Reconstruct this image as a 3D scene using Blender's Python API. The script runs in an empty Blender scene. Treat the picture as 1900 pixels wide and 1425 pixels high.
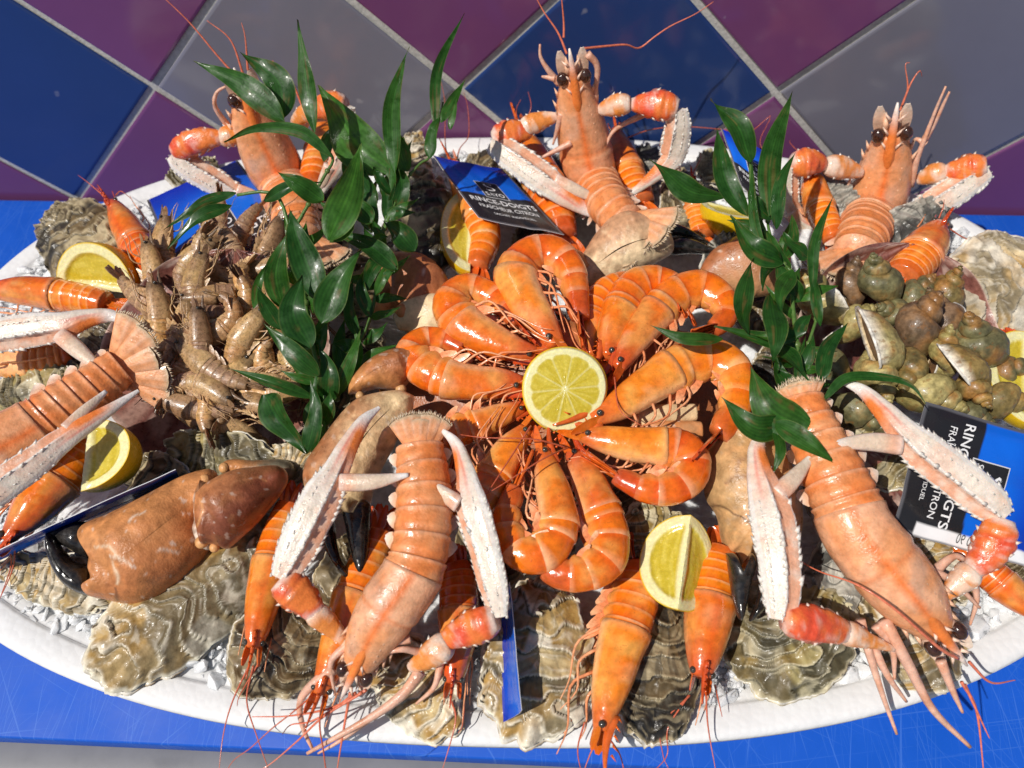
import bpy, bmesh, math, random
import numpy as np
from mathutils import Vector, Matrix

scene = bpy.context.scene
COL = scene.collection
PI = math.pi

# ------------------------------------------------------------------ camera
# Everything is authored in centimetres and scaled to metres when linked.
# World: x along the wall, y = 0 at the wall (negative towards the viewer), z = 0 on the blue board.
CMS = 0.01
UNIT = 24.0                                   # diagonal of one wall tile, cm
FPX, PW, PH = 1473.9, 1900.0, 1425.0          # focal length in pixels of the 1900 x 1425 photograph
CAM = np.array([0.0, -2.194 * UNIT, 2.068 * UNIT])
PITCH, YAW, ROLL = 0.979, 0.075, 0.038


def rot_yaw(v):
    c, s = math.cos(YAW), math.sin(YAW)
    return np.array([c * v[0] - s * v[1], s * v[0] + c * v[1], v[2]])


_ex = rot_yaw((1, 0, 0))
_up = rot_yaw((0, math.sin(PITCH), math.cos(PITCH)))
FW = rot_yaw((0, math.cos(PITCH), -math.sin(PITCH)))
RT = _ex * math.cos(ROLL) - _up * math.sin(ROLL)
UP = _ex * math.sin(ROLL) + _up * math.cos(ROLL)
TOCAM = -FW

cam_data = bpy.data.cameras.new('camera')
cam = bpy.data.objects.new('camera', cam_data)
COL.objects.link(cam)
cam_data.sensor_fit = 'HORIZONTAL'
cam_data.sensor_width = 36.0
cam_data.lens = FPX / PW * 36.0
cam_data.clip_start = 0.01
cam_data.clip_end = 200.0
cam.matrix_world = Matrix((
    (RT[0], UP[0], -FW[0], CAM[0] * CMS),
    (RT[1], UP[1], -FW[1], CAM[1] * CMS),
    (RT[2], UP[2], -FW[2], CAM[2] * CMS),
    (0, 0, 0, 1)))
cam_data.dof.use_dof = True
cam_data.dof.focus_distance = 0.44
cam_data.dof.aperture_fstop = 9.0
scene.camera = cam

# ------------------------------------------------------------------ light
SUN = np.array([-0.58, -0.44, 1.0]); SUN /= np.linalg.norm(SUN)
sun_elev = math.asin(SUN[2])
sun_az = math.atan2(SUN[0], SUN[1])            # clockwise from +y
world = bpy.data.worlds.new('World')
scene.world = world
world.use_nodes = True
wn = world.node_tree
sky = wn.nodes.new('ShaderNodeTexSky')
sky.sky_type = 'NISHITA'
sky.sun_disc = False
sky.sun_elevation = sun_elev
sky.sun_rotation = sun_az
bg = wn.nodes['Background']
bg.inputs['Strength'].default_value = 0.068
wn.links.new(sky.outputs['Color'], bg.inputs['Color'])

sl = bpy.data.lights.new('sun', 'SUN')
sl.energy = 4.1
sl.angle = math.radians(0.6)
sl.color = (1.0, 0.95, 0.88)
sun = bpy.data.objects.new('sun', sl)
COL.objects.link(sun)
sun.location = (SUN[0] * 5, SUN[1] * 5, SUN[2] * 5)
sun.rotation_euler = Vector(-SUN).to_track_quat('-Z', 'Y').to_euler()

vs = scene.view_settings
vs.view_transform = 'Standard'
vs.look = 'None'
vs.exposure = 0.0
vs.gamma = 1.0
vs.use_curve_mapping = False
scene.render.engine = 'CYCLES'
scene.cycles.max_bounces = 8
scene.cycles.diffuse_bounces = 3
scene.cycles.glossy_bounces = 3
scene.cycles.transmission_bounces = 5
scene.cycles.caustics_reflective = False
scene.cycles.caustics_refractive = False
scene.cycles.use_denoising = True
scene.cycles.sample_clamp_indirect = 4.0


# ------------------------------------------------------------------ maths
def STK(parts, axis=0):
    return np.stack(np.broadcast_arrays(*parts), axis)


def nz(v):
    v = np.asarray(v, float)
    n = np.linalg.norm(v, axis=-1, keepdims=True)
    return v / np.maximum(n, 1e-9)


def ray(px, py):
    return FW + RT * ((px - PW / 2) / FPX) - UP * ((py - PH / 2) / FPX)


def W(px, py, z=None, y=None):
    d = ray(px, py)
    t = (z - CAM[2]) / d[2] if z is not None else (y - CAM[1]) / d[1]
    return CAM + t * d


def depth(p):
    return float(np.dot(np.asarray(p) - CAM, FW))


def cpp(p):
    return depth(p) / FPX                     # centimetres per photograph pixel at p


def cam_dir(r, u, t):
    return nz(RT * r + UP * u + TOCAM * t)


def spline(pts, n):
    """Catmull-Rom through rows of pts, n samples evenly along the length of the first three columns."""
    P = np.asarray(pts, float)
    if len(P) == 2:
        t = np.linspace(0, 1, n)[:, None]
        return P[0] * (1 - t) + P[1] * t
    Q = np.vstack([2 * P[0] - P[1], P, 2 * P[-1] - P[-2]])
    out = []
    for i in range(1, len(Q) - 2):
        t = np.linspace(0, 1, 24, endpoint=False)[:, None]
        a, b, c, d = Q[i - 1], Q[i], Q[i + 1], Q[i + 2]
        out.append(.5 * ((2 * b) + (-a + c) * t + (2 * a - 5 * b + 4 * c - d) * t ** 2 + (-a + 3 * b - 3 * c + d) * t ** 3))
    out.append(P[-1:])
    S = np.vstack(out)
    L = np.r_[0, np.cumsum(np.linalg.norm(np.diff(S[:, :3], axis=0), axis=1))]
    tt = np.linspace(0, L[-1], n)
    return STK([np.interp(tt, L, S[:, k]) for k in range(S.shape[1])], 1)


def _hash(i, j, k, seed):
    h = (i * 374761393 + j * 668265263 + k * 1274126177 + seed * 974711) & 0xffffffff
    h = ((h ^ (h >> 13)) * 1274126177) & 0xffffffff
    return ((h ^ (h >> 16)) & 0xffff) / 65535.0


def vnoise(p, seed=0):
    p = np.asarray(p, float)
    i = np.floor(p).astype(np.int64)
    f = p - i
    f = f * f * (3 - 2 * f)
    r = 0
    for dx in (0, 1):
        for dy in (0, 1):
            for dz in (0, 1):
                w = (f[..., 0] if dx else 1 - f[..., 0]) * (f[..., 1] if dy else 1 - f[..., 1]) * (f[..., 2] if dz else 1 - f[..., 2])
                r = r + w * _hash(i[..., 0] + dx, i[..., 1] + dy, i[..., 2] + dz, seed)
    return r


def fbm(p, seed=0, octv=3):
    p = np.asarray(p, float)
    a, s, t = 1.0, 0, 0
    for o in range(octv):
        s = s + a * vnoise(p * 2 ** o, seed + o * 17)
        t += a
        a *= .5
    return s / t


def mixc(a, b, t):
    t = np.clip(np.asarray(t, float), 0, 1)[..., None]
    return np.asarray(a, float) * (1 - t) + np.asarray(b, float) * t


def sstep(a, b, x):
    t = np.clip((np.asarray(x, float) - a) / (b - a), 0, 1)
    return t * t * (3 - 2 * t)


# ------------------------------------------------------------------ materials
def new_mat(name):
    m = bpy.data.materials.new(name)
    m.use_nodes = True
    nt = m.node_tree
    return m, nt, nt.nodes['Principled BSDF']


def N(nt, kind, **kw):
    n = nt.nodes.new(kind)
    for k, v in kw.items():
        setattr(n, k, v)
    return n


def wet(name, rough=.25, coat=.3, nscale=350, namt=.25, bump=.25, bscale=700, sss=.0, spec=.4, speck=None, sradius=(1, .35, .2), rvar=.15, translucent=0.0, bdist=.0006, tint=0.0):
    """Surface whose colour comes from the mesh's own colour layer, broken up by procedural mottling, with a wet bumpy gloss."""
    m, nt, b = new_mat(name)
    at = N(nt, 'ShaderNodeAttribute', attribute_name='col')
    tc = N(nt, 'ShaderNodeTexCoord')
    n1 = N(nt, 'ShaderNodeTexNoise')
    n1.inputs['Scale'].default_value = nscale
    n1.inputs['Detail'].default_value = 4
    n1.inputs['Roughness'].default_value = .6
    nt.links.new(tc.outputs['Object'], n1.inputs['Vector'])
    mr = N(nt, 'ShaderNodeMapRange')
    mr.inputs['From Min'].default_value = .3
    mr.inputs['From Max'].default_value = .7
    mr.inputs['To Min'].default_value = 1 - namt
    mr.inputs['To Max'].default_value = 1 + namt
    nt.links.new(n1.outputs['Fac'], mr.inputs['Value'])
    mul = N(nt, 'ShaderNodeVectorMath', operation='SCALE')
    nt.links.new(at.outputs['Color'], mul.inputs[0])
    nt.links.new(mr.outputs['Result'], mul.inputs['Scale'])
    out = mul.outputs['Vector']
    if tint:
        oi = N(nt, 'ShaderNodeObjectInfo')
        hs = N(nt, 'ShaderNodeHueSaturation')
        for sock, lo, hi in (('Value', 1 - tint, 1 + tint), ('Hue', .496, .510)):
            q = N(nt, 'ShaderNodeMapRange')
            q.inputs['To Min'].default_value = lo
            q.inputs['To Max'].default_value = hi
            nt.links.new(oi.outputs['Random'], q.inputs['Value'])
            nt.links.new(q.outputs['Result'], hs.inputs[sock])
        nt.links.new(out, hs.inputs['Color'])
        out = hs.outputs['Color']
    if speck:
        (sc, thr, colr, amt) = speck
        v = N(nt, 'ShaderNodeTexNoise')
        v.inputs['Scale'].default_value = sc
        v.inputs['Detail'].default_value = 2
        nt.links.new(tc.outputs['Object'], v.inputs['Vector'])
        r2 = N(nt, 'ShaderNodeMapRange')
        r2.inputs['From Min'].default_value = thr
        r2.inputs['From Max'].default_value = thr + .06
        r2.inputs['To Max'].default_value = amt
        nt.links.new(v.outputs['Fac'], r2.inputs['Value'])
        mx = N(nt, 'ShaderNodeMix', data_type='RGBA')
        nt.links.new(r2.outputs['Result'], mx.inputs['Factor'])
        nt.links.new(out, mx.inputs['A'])
        mx.inputs['B'].default_value = (*colr, 1)
        out = mx.outputs['Result']
    nt.links.new(out, b.inputs['Base Color'])
    n2 = N(nt, 'ShaderNodeTexNoise')
    n2.inputs['Scale'].default_value = bscale
    n2.inputs['Detail'].default_value = 3
    nt.links.new(tc.outputs['Object'], n2.inputs['Vector'])
    bp = N(nt, 'ShaderNodeBump')
    bp.inputs['Strength'].default_value = bump
    bp.inputs['Distance'].default_value = bdist
    nt.links.new(n2.outputs['Fac'], bp.inputs['Height'])
    nt.links.new(bp.outputs['Normal'], b.inputs['Normal'])
    rr = N(nt, 'ShaderNodeMapRange')
    rr.inputs['From Min'].default_value = .35
    rr.inputs['From Max'].default_value = .65
    rr.inputs['To Min'].default_value = max(.03, rough - rvar)
    rr.inputs['To Max'].default_value = min(1, rough + rvar)
    nt.links.new(n1.outputs['Fac'], rr.inputs['Value'])
    nt.links.new(rr.outputs['Result'], b.inputs['Roughness'])
    b.inputs['Specular IOR Level'].default_value = spec
    b.inputs['Coat Weight'].default_value = coat
    b.inputs['Coat Roughness'].default_value = .12
    if sss:
        b.inputs['Subsurface Weight'].default_value = sss
        b.inputs['Subsurface Radius'].default_value = sradius
        b.inputs['Subsurface Scale'].default_value = .004
    if translucent:
        tr = N(nt, 'ShaderNodeBsdfTranslucent')
        sc2 = N(nt, 'ShaderNodeVectorMath', operation='MULTIPLY')
        nt.links.new(out, sc2.inputs[0])
        sc2.inputs[1].default_value = (2.2, 2.0, .9)
        nt.links.new(sc2.outputs['Vector'], tr.inputs['Color'])
        ms = N(nt, 'ShaderNodeMixShader')
        ms.inputs['Fac'].default_value = translucent
        nt.links.new(b.outputs['BSDF'], ms.inputs[1])
        nt.links.new(tr.outputs['BSDF'], ms.inputs[2])
        nt.links.new(ms.outputs['Shader'], nt.nodes['Material Output'].inputs['Surface'])
    return m


M = {}
M['prawn'] = wet('cooked_prawn_shell', .17, .5, 260, .22, .34, 260, sss=.12, bdist=.0011, rvar=.1, tint=.10, speck=(520, .66, (.25, .05, .01), .35))
M['prawn_leg'] = wet('prawn_leg', .3, .3, 500, .25, .1, 800)
M['lango'] = wet('langoustine_shell', .34, .15, 220, .22, .5, 700, sss=.1, speck=(420, .67, (.45, .2, .1), .3))
M['lango_claw'] = wet('langoustine_claw_shell', .28, .25, 350, .14, .5, 900, sss=.08)
M['eye'] = wet('dark_glossy_eye', .14, .5, 900, .5, .15, 900, rvar=.06)
M['crab'] = wet('brown_crab_shell', .40, .08, 180, .25, .5, 900, speck=(900, .70, (.16, .06, .025), .45))
M['crab_black'] = wet('black_claw_tip', .25, .3, 300, .4, .2, 600)
M['oyster'] = wet('oyster_shell', .46, .12, 200, .25, .45, 380, rvar=.2, speck=(160, .70, (.03, .025, .018), .35), bdist=.001)
M['shrimp'] = wet('grey_shrimp_shell', .34, .1, 500, .35, .35, 800, sss=.08, tint=.22, speck=(1200, .6, (.05, .03, .015), .6))
M['whelk'] = wet('whelk_shell', .46, .10, 260, .45, .6, 500, speck=(300, .6, (.22, .09, .02), .5))
M['scallop'] = wet('scallop_shell', .35, .2, 300, .3, .3, 700)
M['rind'] = wet('lemon_rind', .3, .2, 200, .06, .5, 650, sss=.1, sradius=(1, .8, .2))
M['flesh'] = wet('lemon_flesh', .2, .35, 600, .1, .35, 900, sss=.25, sradius=(1, .8, .2))
M['leaf'] = wet('glossy_leaf', .40, .06, 160, .3, .3, 300, translucent=.38, rvar=.16, spec=.35)
M['stem'] = wet('green_stem', .4, .1, 300, .2, .2, 600)
M['sachet'] = wet('printed_sachet_film', .25, .25, 60, .03, .12, 90, rvar=.06, bdist=.002)
M['ink'] = wet('printed_lettering', .4, 0, 300, .02, 0, 300)
M['foam'] = wet('expanded_polystyrene', .55, 0, 120, .03, .0, 300, spec=.3)
M['board'] = wet('blue_board', .55, .0, 20, .05, .05, 300, spec=.25, rvar=.08)
M['tile'] = wet('glazed_tile', .12, .0, 9, .06, .015, 30, rvar=.012, bdist=.002, spec=.35, speck=(70, .735, (.45, .44, .46), .35))
M['grout'] = wet('cement_grout', .85, 0, 500, .22, .5, 500)
M['steel'] = wet('painted_steel', .45, .0, 30, .08, .05, 300)
M['ice'] = wet('crushed_ice', .14, .3, 300, .15, .6, 400, sss=.7, sradius=(1, 1, 1), rvar=.08, spec=.5)


# ------------------------------------------------------------------ mesh builder
class MB:
    def __init__(self):
        self.V, self.F, self.C, self.n = [], [], [], 0

    def add(self, V, F, C):
        V = np.asarray(V, float).reshape(-1, 3)
        C = np.asarray(C, float)
        if C.ndim == 1:
            C = np.tile(C, (len(V), 1))
        self.V.append(V)
        self.C.append(C.reshape(-1, 3))
        self.F += [tuple(int(i) + self.n for i in f) for f in F]
        self.n += len(V)
        return self

    def grid(self, G, C, close_v=False, flip=False):
        a, b = G.shape[:2]
        i = np.arange(a - 1)[:, None]
        j = np.arange(b if close_v else b - 1)[None, :]
        j2 = (j + 1) % b
        q = STK([i * b + j, i * b + j2, (i + 1) * b + j2, (i + 1) * b + j], -1).reshape(-1, 4)
        if flip:
            q = q[:, ::-1]
        C = np.asarray(C, float)
        if C.ndim > 1:
            C = C.reshape(-1, 3)
        return self.add(G.reshape(-1, 3), q.tolist(), C)

    def loft(self, P, L, D, rl, rt, rb=None, n=16, ex=2.0, C=(1, 1, 1), cap=True, mod=None):
        """Rings around P with half-width rl along L and half-heights rt above / rb below along D."""
        P = np.asarray(P); m = len(P)
        rb = rt if rb is None else rb
        rl, rt, rb = (np.broadcast_to(np.asarray(x, float), (m,)) for x in (rl, rt, rb))
        th = np.linspace(0, 2 * PI, n, endpoint=False)
        c, s = np.cos(th), np.sin(th)
        cc = np.sign(c) * np.abs(c) ** (2 / ex)
        ss = np.sign(s) * np.abs(s) ** (2 / ex)
        h = np.where(s[None, :] >= 0, rt[:, None], rb[:, None])
        k = 1.0 if mod is None else mod(np.linspace(0, 1, m)[:, None], th[None, :])
        G = P[:, None, :] + L[:, None, :] * (rl[:, None] * cc[None, :] * k)[..., None] + D[:, None, :] * (h * ss[None, :] * k)[..., None]
        if callable(C):
            Cg = C(np.linspace(0, 1, m)[:, None] + 0 * th[None, :], th[None, :] + 0 * np.zeros((m, 1)), G)
        else:
            Cg = np.tile(np.asarray(C, float), (m, n, 1))
        self.grid(G, Cg, close_v=True, flip=True)
        if cap:
            base = self.n - m * n
            for (row, pt, col, fl) in ((0, P[0], Cg[0].mean(0), True), (m - 1, P[-1], Cg[-1].mean(0), False)):
                ci = self.n
                self.V.append(np.asarray(pt, float).reshape(1, 3)); self.C.append(np.asarray(col).reshape(1, 3)); self.n += 1
                for j in range(n):
                    a, b = base + row * n + j, base + row * n + (j + 1) % n
                    self.F.append((ci, a, b) if fl else (ci, b, a))
        return self

    def tube(self, P, r, n=6, C=(1, 1, 1), cap=True):
        P = np.asarray(P, float)
        L, D = frames(P, np.array([.13, .31, .94]))[1:]
        return self.loft(P, L, D, r, r, n=n, C=C, cap=cap)

    def ball(self, c, r, C, n=10, L=None, D=None):
        r = np.broadcast_to(np.asarray(r, float), (3,))
        L = np.array([1., 0, 0]) if L is None else L
        D = np.array([0, 0, 1.]) if D is None else D
        A = np.cross(D, L)
        u = np.linspace(.02, .98, n)
        P = np.asarray(c) + A[None] * (np.cos(PI * u)[:, None] * r[1])
        rr = np.sin(PI * u)
        return self.loft(P, np.tile(L, (n, 1)), np.tile(D, (n, 1)), rr * r[0], rr * r[2], n=n + 4, C=C)

    def obj(self, name, mat, parent=None, origin=None, smooth=True):
        V = np.vstack(self.V) if self.V else np.zeros((0, 3))
        C = np.vstack(self.C)
        off = np.zeros(3)
        if origin is not None:
            off = np.asarray(origin, float)
        elif parent is not None:
            off = ORIG[root_of(parent).name]
        me = bpy.data.meshes.new(name)
        me.from_pydata(((V - off) * CMS).tolist(), [], self.F)
        ca = me.color_attributes.new('col', 'FLOAT_COLOR', 'POINT')
        ca.data.foreach_set('color', np.c_[C, np.ones(len(C))].astype(np.float32).ravel())
        me.materials.append(mat)
        if smooth:
            me.shade_smooth()
        o = bpy.data.objects.new(name, me)
        COL.objects.link(o)
        if parent is not None:
            o.parent = parent
        else:
            o.location = off * CMS
            ORIG[o.name] = off
        return o


ORIG = {}


def root_of(o):
    while o.parent is not None:
        o = o.parent
    return o


def frames(P, Nn):
    """Tangents, side vectors and normals along a path, the normals staying as near as they can to Nn."""
    P = np.asarray(P, float)
    T = nz(np.gradient(P, axis=0))
    Nn = np.broadcast_to(np.asarray(Nn, float), P.shape)
    L = nz(np.cross(T, Nn))
    D = nz(np.cross(L, T))
    return T, L, D


def tag(o, label=None, cat=None, group=None, kind=None):
    if label:
        o['label'] = label
    if cat:
        o['category'] = cat
    if group:
        o['group'] = group
    if kind:
        o['kind'] = kind
    return o


def thing(name, at, label, cat, group=None):
    o = bpy.data.objects.new(name, None)
    COL.objects.link(o)
    o.empty_display_size = .005
    at = np.asarray(at, float)
    o.location = at * CMS
    ORIG[o.name] = at
    return tag(o, label, cat, group)
# ================================================================== the setting
def box(mb, c, h, C, bev=.12):
    """Box with chamfered edges, centre c, half sizes h."""
    bm = bmesh.new()
    bmesh.ops.create_cube(bm, size=2)
    for v in bm.verts:
        v.co = Vector((v.co.x * h[0], v.co.y * h[1], v.co.z * h[2])) + Vector(c)
    bmesh.ops.bevel(bm, geom=list(bm.edges), offset=bev, segments=2, affect='EDGES', profile=.5)
    bm.verts.ensure_lookup_table()
    mb.add([v.co[:] for v in bm.verts], [[v.index for v in f.verts] for f in bm.faces], C)
    bm.free()


# ---- tiled wall: square tiles set on their points, real grooves of grout between them
VX, VZ = -0.298 * UNIT, 0.486 * UNIT
TBLUE, TPURP, TGREY = (.020, .048, .165), (.165, .055, .150), (.180, .177, .215)


def build_wall():
    g = MB()
    g.add([(-110, .1, -70), (110, .1, -70), (110, .1, 75), (-110, .1, 75)], [(0, 1, 2, 3)], (.50, .49, .455))
    wall = g.obj('tiled_wall', M['grout'], origin=(0, 0, 0), smooth=False)
    tag(wall, 'tiled wall of blue, purple and grey diamond tiles behind the platter', 'wall', kind='structure')
    mb = MB()
    half = UNIT / 2 - .38
    rnd = random.Random(4)
    for i in range(-8, 9):
        for j in range(-3, 6):
            if (i + j) % 2 == 0:
                continue
            cx, cz = VX + i * UNIT / 2, VZ + j * UNIT / 2
            if cz + UNIT / 2 < -2:
                continue
            if j % 2 == 0:
                col = TBLUE if ((i - 1) // 2) % 2 == 0 else TGREY
            else:
                col = TPURP
            k = rnd.uniform(.94, 1.06)
            col = tuple(c * k for c in col)
            tilt = (rnd.uniform(-.003, .003), rnd.uniform(-.003, .003))
            V, F = [], []
            prof = [(0, .0, 0), (.0, -.02, 0), (-.08, -.11, 1), (-.30, -.15, 1)]
            for (o, y, _) in prof:
                h = half + o
                for (a, b) in ((1, 0), (0, 1), (-1, 0), (0, -1)):
                    V.append((cx + a * h, y + tilt[0] * a * h + tilt[1] * b * h, cz + b * h))
            for r in range(3):
                for q in range(4):
                    F.append((r * 4 + q, (r + 1) * 4 + q, (r + 1) * 4 + (q + 1) % 4, r * 4 + (q + 1) % 4))
            F.append((15, 14, 13, 12))
            mb.add(V, F, col)
    mb.obj('tile_facing', M['tile'], wall, smooth=False)


build_wall()

# ---- blue board the platter stands on
bd = MB()
box(bd, (-2, -22.9, -1.0), (80, 22.35, 1.0), (.006, .088, .50), .16)
board = bd.obj('blue_table', M['board'], origin=(0, -22, 0))
tag(board, 'scratched blue plastic table board under the platter', 'table', kind='structure')
# fine knife scratches, cut into the board's colour by the material
_m = M['board']; _nt = _m.node_tree; _b = _nt.nodes['Principled BSDF']
_tc = N(_nt, 'ShaderNodeTexCoord')
_acc = None
for _k, (_ang, _sc, _thr) in enumerate(((.15, 9, .655), (1.35, 11, .65), (2.2, 7, .665), (.8, 8, .67), (1.75, 14, .64), (1.5, 20, .64), (2.7, 12, .66))):
    mp = N(_nt, 'ShaderNodeMapping')
    mp.vector_type = 'TEXTURE'
    mp.inputs['Rotation'].default_value = (0, 0, _ang)
    mp.inputs['Scale'].default_value = (1 / (_sc * .7), 1 / (_sc * 60), 1)
    mp.inputs['Location'].default_value = (_k * 3.1, _k * 1.7, _k)
    nn = N(_nt, 'ShaderNodeTexNoise')
    nn.inputs['Scale'].default_value = 1.0
    nn.inputs['Detail'].default_value = 3
    rr_ = N(_nt, 'ShaderNodeMapRange')
    rr_.inputs['From Min'].default_value = _thr - .02
    rr_.inputs['From Max'].default_value = _thr + .05
    _nt.links.new(_tc.outputs['Object'], mp.inputs['Vector'])
    _nt.links.new(mp.outputs['Vector'], nn.inputs['Vector'])
    _nt.links.new(nn.outputs['Fac'], rr_.inputs['Value'])
    if _acc is None:
        _acc = rr_.outputs['Result']
    else:
        mx_ = N(_nt, 'ShaderNodeMath', operation='MAXIMUM')
        _nt.links.new(_acc, mx_.inputs[0]); _nt.links.new(rr_.outputs['Result'], mx_.inputs[1])
        _acc = mx_.outputs[0]
_mx = N(_nt, 'ShaderNodeMix', data_type='RGBA')
_old = _b.inputs['Base Color'].links[0].from_socket
_half = N(_nt, 'ShaderNodeMath', operation='MULTIPLY'); _half.inputs[1].default_value = .19
_nt.links.new(_acc, _half.inputs[0])
_nt.links.new(_half.outputs[0], _mx.inputs['Factor'])
_nt.links.new(_old, _mx.inputs['A'])
_mx.inputs['B'].default_value = (.16, .34, .75, 1)
_nt.links.new(_mx.outputs['Result'], _b.inputs['Base Color'])

# ---- painted steel rail and slatted guard below the front edge of the board, and the ground
t = thing('steel_stand', (0, -45, -4), 'grey painted steel stand carrying the blue board at the front', 'stand')
mb = MB(); box(mb, (-2, -46.1, -2.5), (80, 1.0, .9), (.20, .20, .205), .15); mb.obj('rail', M['steel'], t)
for k in range(24):
    mb = MB(); box(mb, (-60 + k * 5.2, -45.6, -20), (.9, .5, 16.5), (.34, .34, .35), .2); mb.obj('upright', M['steel'], t)
mb = MB(); mb.add([(-3000, -3000, -85), (3000, -3000, -85), (3000, 3000, -85), (-3000, 3000, -85)], [(0, 1, 2, 3)], (.22, .21, .2))
tag(mb.obj('ground', M['grout'], origin=(0, 0, -85)), 'grey paved ground below the stand', 'ground', kind='structure')

# ---- oval polystyrene platter
XC, YC, AX, BY, EXN = -2.5, -23.0, 38.4, 22.75, 2.4
RIM = 7.5


def oval(k, n=220, off=0.0):
    th = np.linspace(0, 2 * PI, n, endpoint=False)
    c, s = np.cos(th), np.sin(th)
    a, b = AX * k - off, BY * k - off
    x = a * np.sign(c) * np.abs(c) ** (2 / EXN)
    y = b * np.sign(s) * np.abs(s) ** (2 / EXN)
    return STK([XC + x * math.cos(.02) - y * math.sin(.02), YC + x * math.sin(.02) + y * math.cos(.02)], 1)


prof = [(3.6, .05), (3.2, .05), (.9, 5.2), (.35, 6.6), (.02, 6.75), (0, 7.2), (.12, 7.44), (.4, 7.52), (1.45, 7.5), (1.6, 7.42), (1.68, 7.24), (1.85, 7.2),
        (2.2, 7.16), (2.4, 7.0), (2.7, 6.5), (4.2, 4.6), (5.2, 4.0), (19, 3.9)]
rings = []
for off, z in prof:
    o = oval(1, off=off)
    rings.append(np.c_[o, np.full(len(o), z)])
G = np.array(rings)
mb = MB(); mb.grid(G, np.array((.76, .76, .755)), close_v=True, flip=True)
tray = mb.obj('foam_platter', M['foam'], origin=(XC, YC, 0))
tag(tray, 'large oval white polystyrene platter with a broad rim', 'platter')
# the bead pattern of expanded polystyrene
_nt = M['foam'].node_tree; _b = _nt.nodes['Principled BSDF']
_tc = N(_nt, 'ShaderNodeTexCoord'); _v = N(_nt, 'ShaderNodeTexVoronoi'); _v.inputs['Scale'].default_value = 260
_nt.links.new(_tc.outputs['Object'], _v.inputs['Vector'])
_bp = N(_nt, 'ShaderNodeBump'); _bp.inputs['Strength'].default_value = .22; _bp.inputs['Distance'].default_value = .001; _bp.invert = True
_nt.links.new(_v.outputs['Distance'], _bp.inputs['Height']); _nt.links.new(_bp.outputs['Normal'], _b.inputs['Normal'])


def in_oval(x, y, off=0.0):
    a, b = AX - off, BY - off
    return (np.abs((x - XC) / a) ** EXN + np.abs((y - YC) / b) ** EXN) ** (1 / EXN)


# ---- bed of crushed ice: one heap of broken slabs and crumbs
def build_ice():
    mb = MB()
    rnd = np.random.RandomState(7)
    th = np.linspace(0, 2 * PI, 200, endpoint=False)
    rr = np.linspace(1, 0, 70)
    G = np.zeros((70, 200, 3))
    for i, r in enumerate(rr):
        o = oval(1, 200, off=2.25)
        G[i, :, 0] = XC + (o[:, 0] - XC) * r
        G[i, :, 1] = YC + (o[:, 1] - YC) * r
    P = STK([G[..., 0] * .8, G[..., 1] * .8, 0 * G[..., 0]], -1)
    edge = in_oval(G[..., 0], G[..., 1], 2.2)
    G[..., 2] = 6.98 - 2.8 * sstep(.80, .45, edge) + (fbm(P * 1.6, 3, 3) - .5) * .5 * sstep(1.0, .96, edge)
    mb.grid(G, np.array((.82, .84, .85)), close_v=True, flip=True)
    n = 0
    rims = oval(1, 400, off=2.0)
    while n < 5200:
        a = rnd.rand() * 2 * PI
        k = rnd.uniform(.84, .985) if rnd.rand() < .78 else rnd.uniform(.975, 1.012)
        o = rims[int(a / 2 / PI * 400) % 400]
        x, y = XC + (o[0] - XC) * k, YC + (o[1] - YC) * k
        s = rnd.uniform(.12, .42) if rnd.rand() < .84 else rnd.uniform(.45, 1.0)
        bm = bmesh.new()
        pts = rnd.randn(11, 3); pts /= np.linalg.norm(pts, axis=1)[:, None]
        pts *= np.array([1, rnd.uniform(.6, 1), rnd.uniform(.3, .6)]) * s
        Rm = np.array(Matrix.Rotation(rnd.rand() * 6.3, 3, 'Z') @ Matrix.Rotation(rnd.randn() * .4, 3, 'X'))
        pts = pts @ Rm.T + np.array([x, y, 7.12 + rnd.uniform(-.15, .34)])
        for p in pts:
            bm.verts.new(p)
        bmesh.ops.convex_hull(bm, input=bm.verts[:])
        bm.verts.ensure_lookup_table()
        bm.verts.index_update()
        used = [v for v in bm.verts if v.link_faces]
        ix = {v.index: q for q, v in enumerate(used)}
        mb.add([v.co[:] for v in used], [[ix[v.index] for v in f.verts] for f in bm.faces], np.array((.90, .92, .93)) * rnd.uniform(.86, 1.04))
        bm.free()
        n += 1
    o = mb.obj('crushed_ice', M['ice'], origin=(XC, YC, 6), smooth=False)
    tag(o, 'bed of wet crushed ice inside the platter rim', 'ice', kind='stuff')


build_ice()
_b = M['ice'].node_tree.nodes['Principled BSDF']
_b.inputs['Transmission Weight'].default_value = .04
_b.inputs['IOR'].default_value = 1.31
# ================================================================== shellfish builders
N0 = nz(np.array([0.0, -.42, .9]))            # the general lie of the heap


def cone(mb, base, tip, r, C, n=5):
    base, tip = np.asarray(base, float), np.asarray(tip, float)
    ax = nz(tip - base)
    a = nz(np.cross(ax, [.3, .2, .9])); b = np.cross(ax, a)
    V = [base + r * (math.cos(t) * a + math.sin(t) * b) for t in np.linspace(0, 2 * PI, n, endpoint=False)] + [tip]
    mb.add(V, [(k, (k + 1) % n, n) for k in range(n)] + [tuple(range(n - 1, -1, -1))], C)


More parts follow.
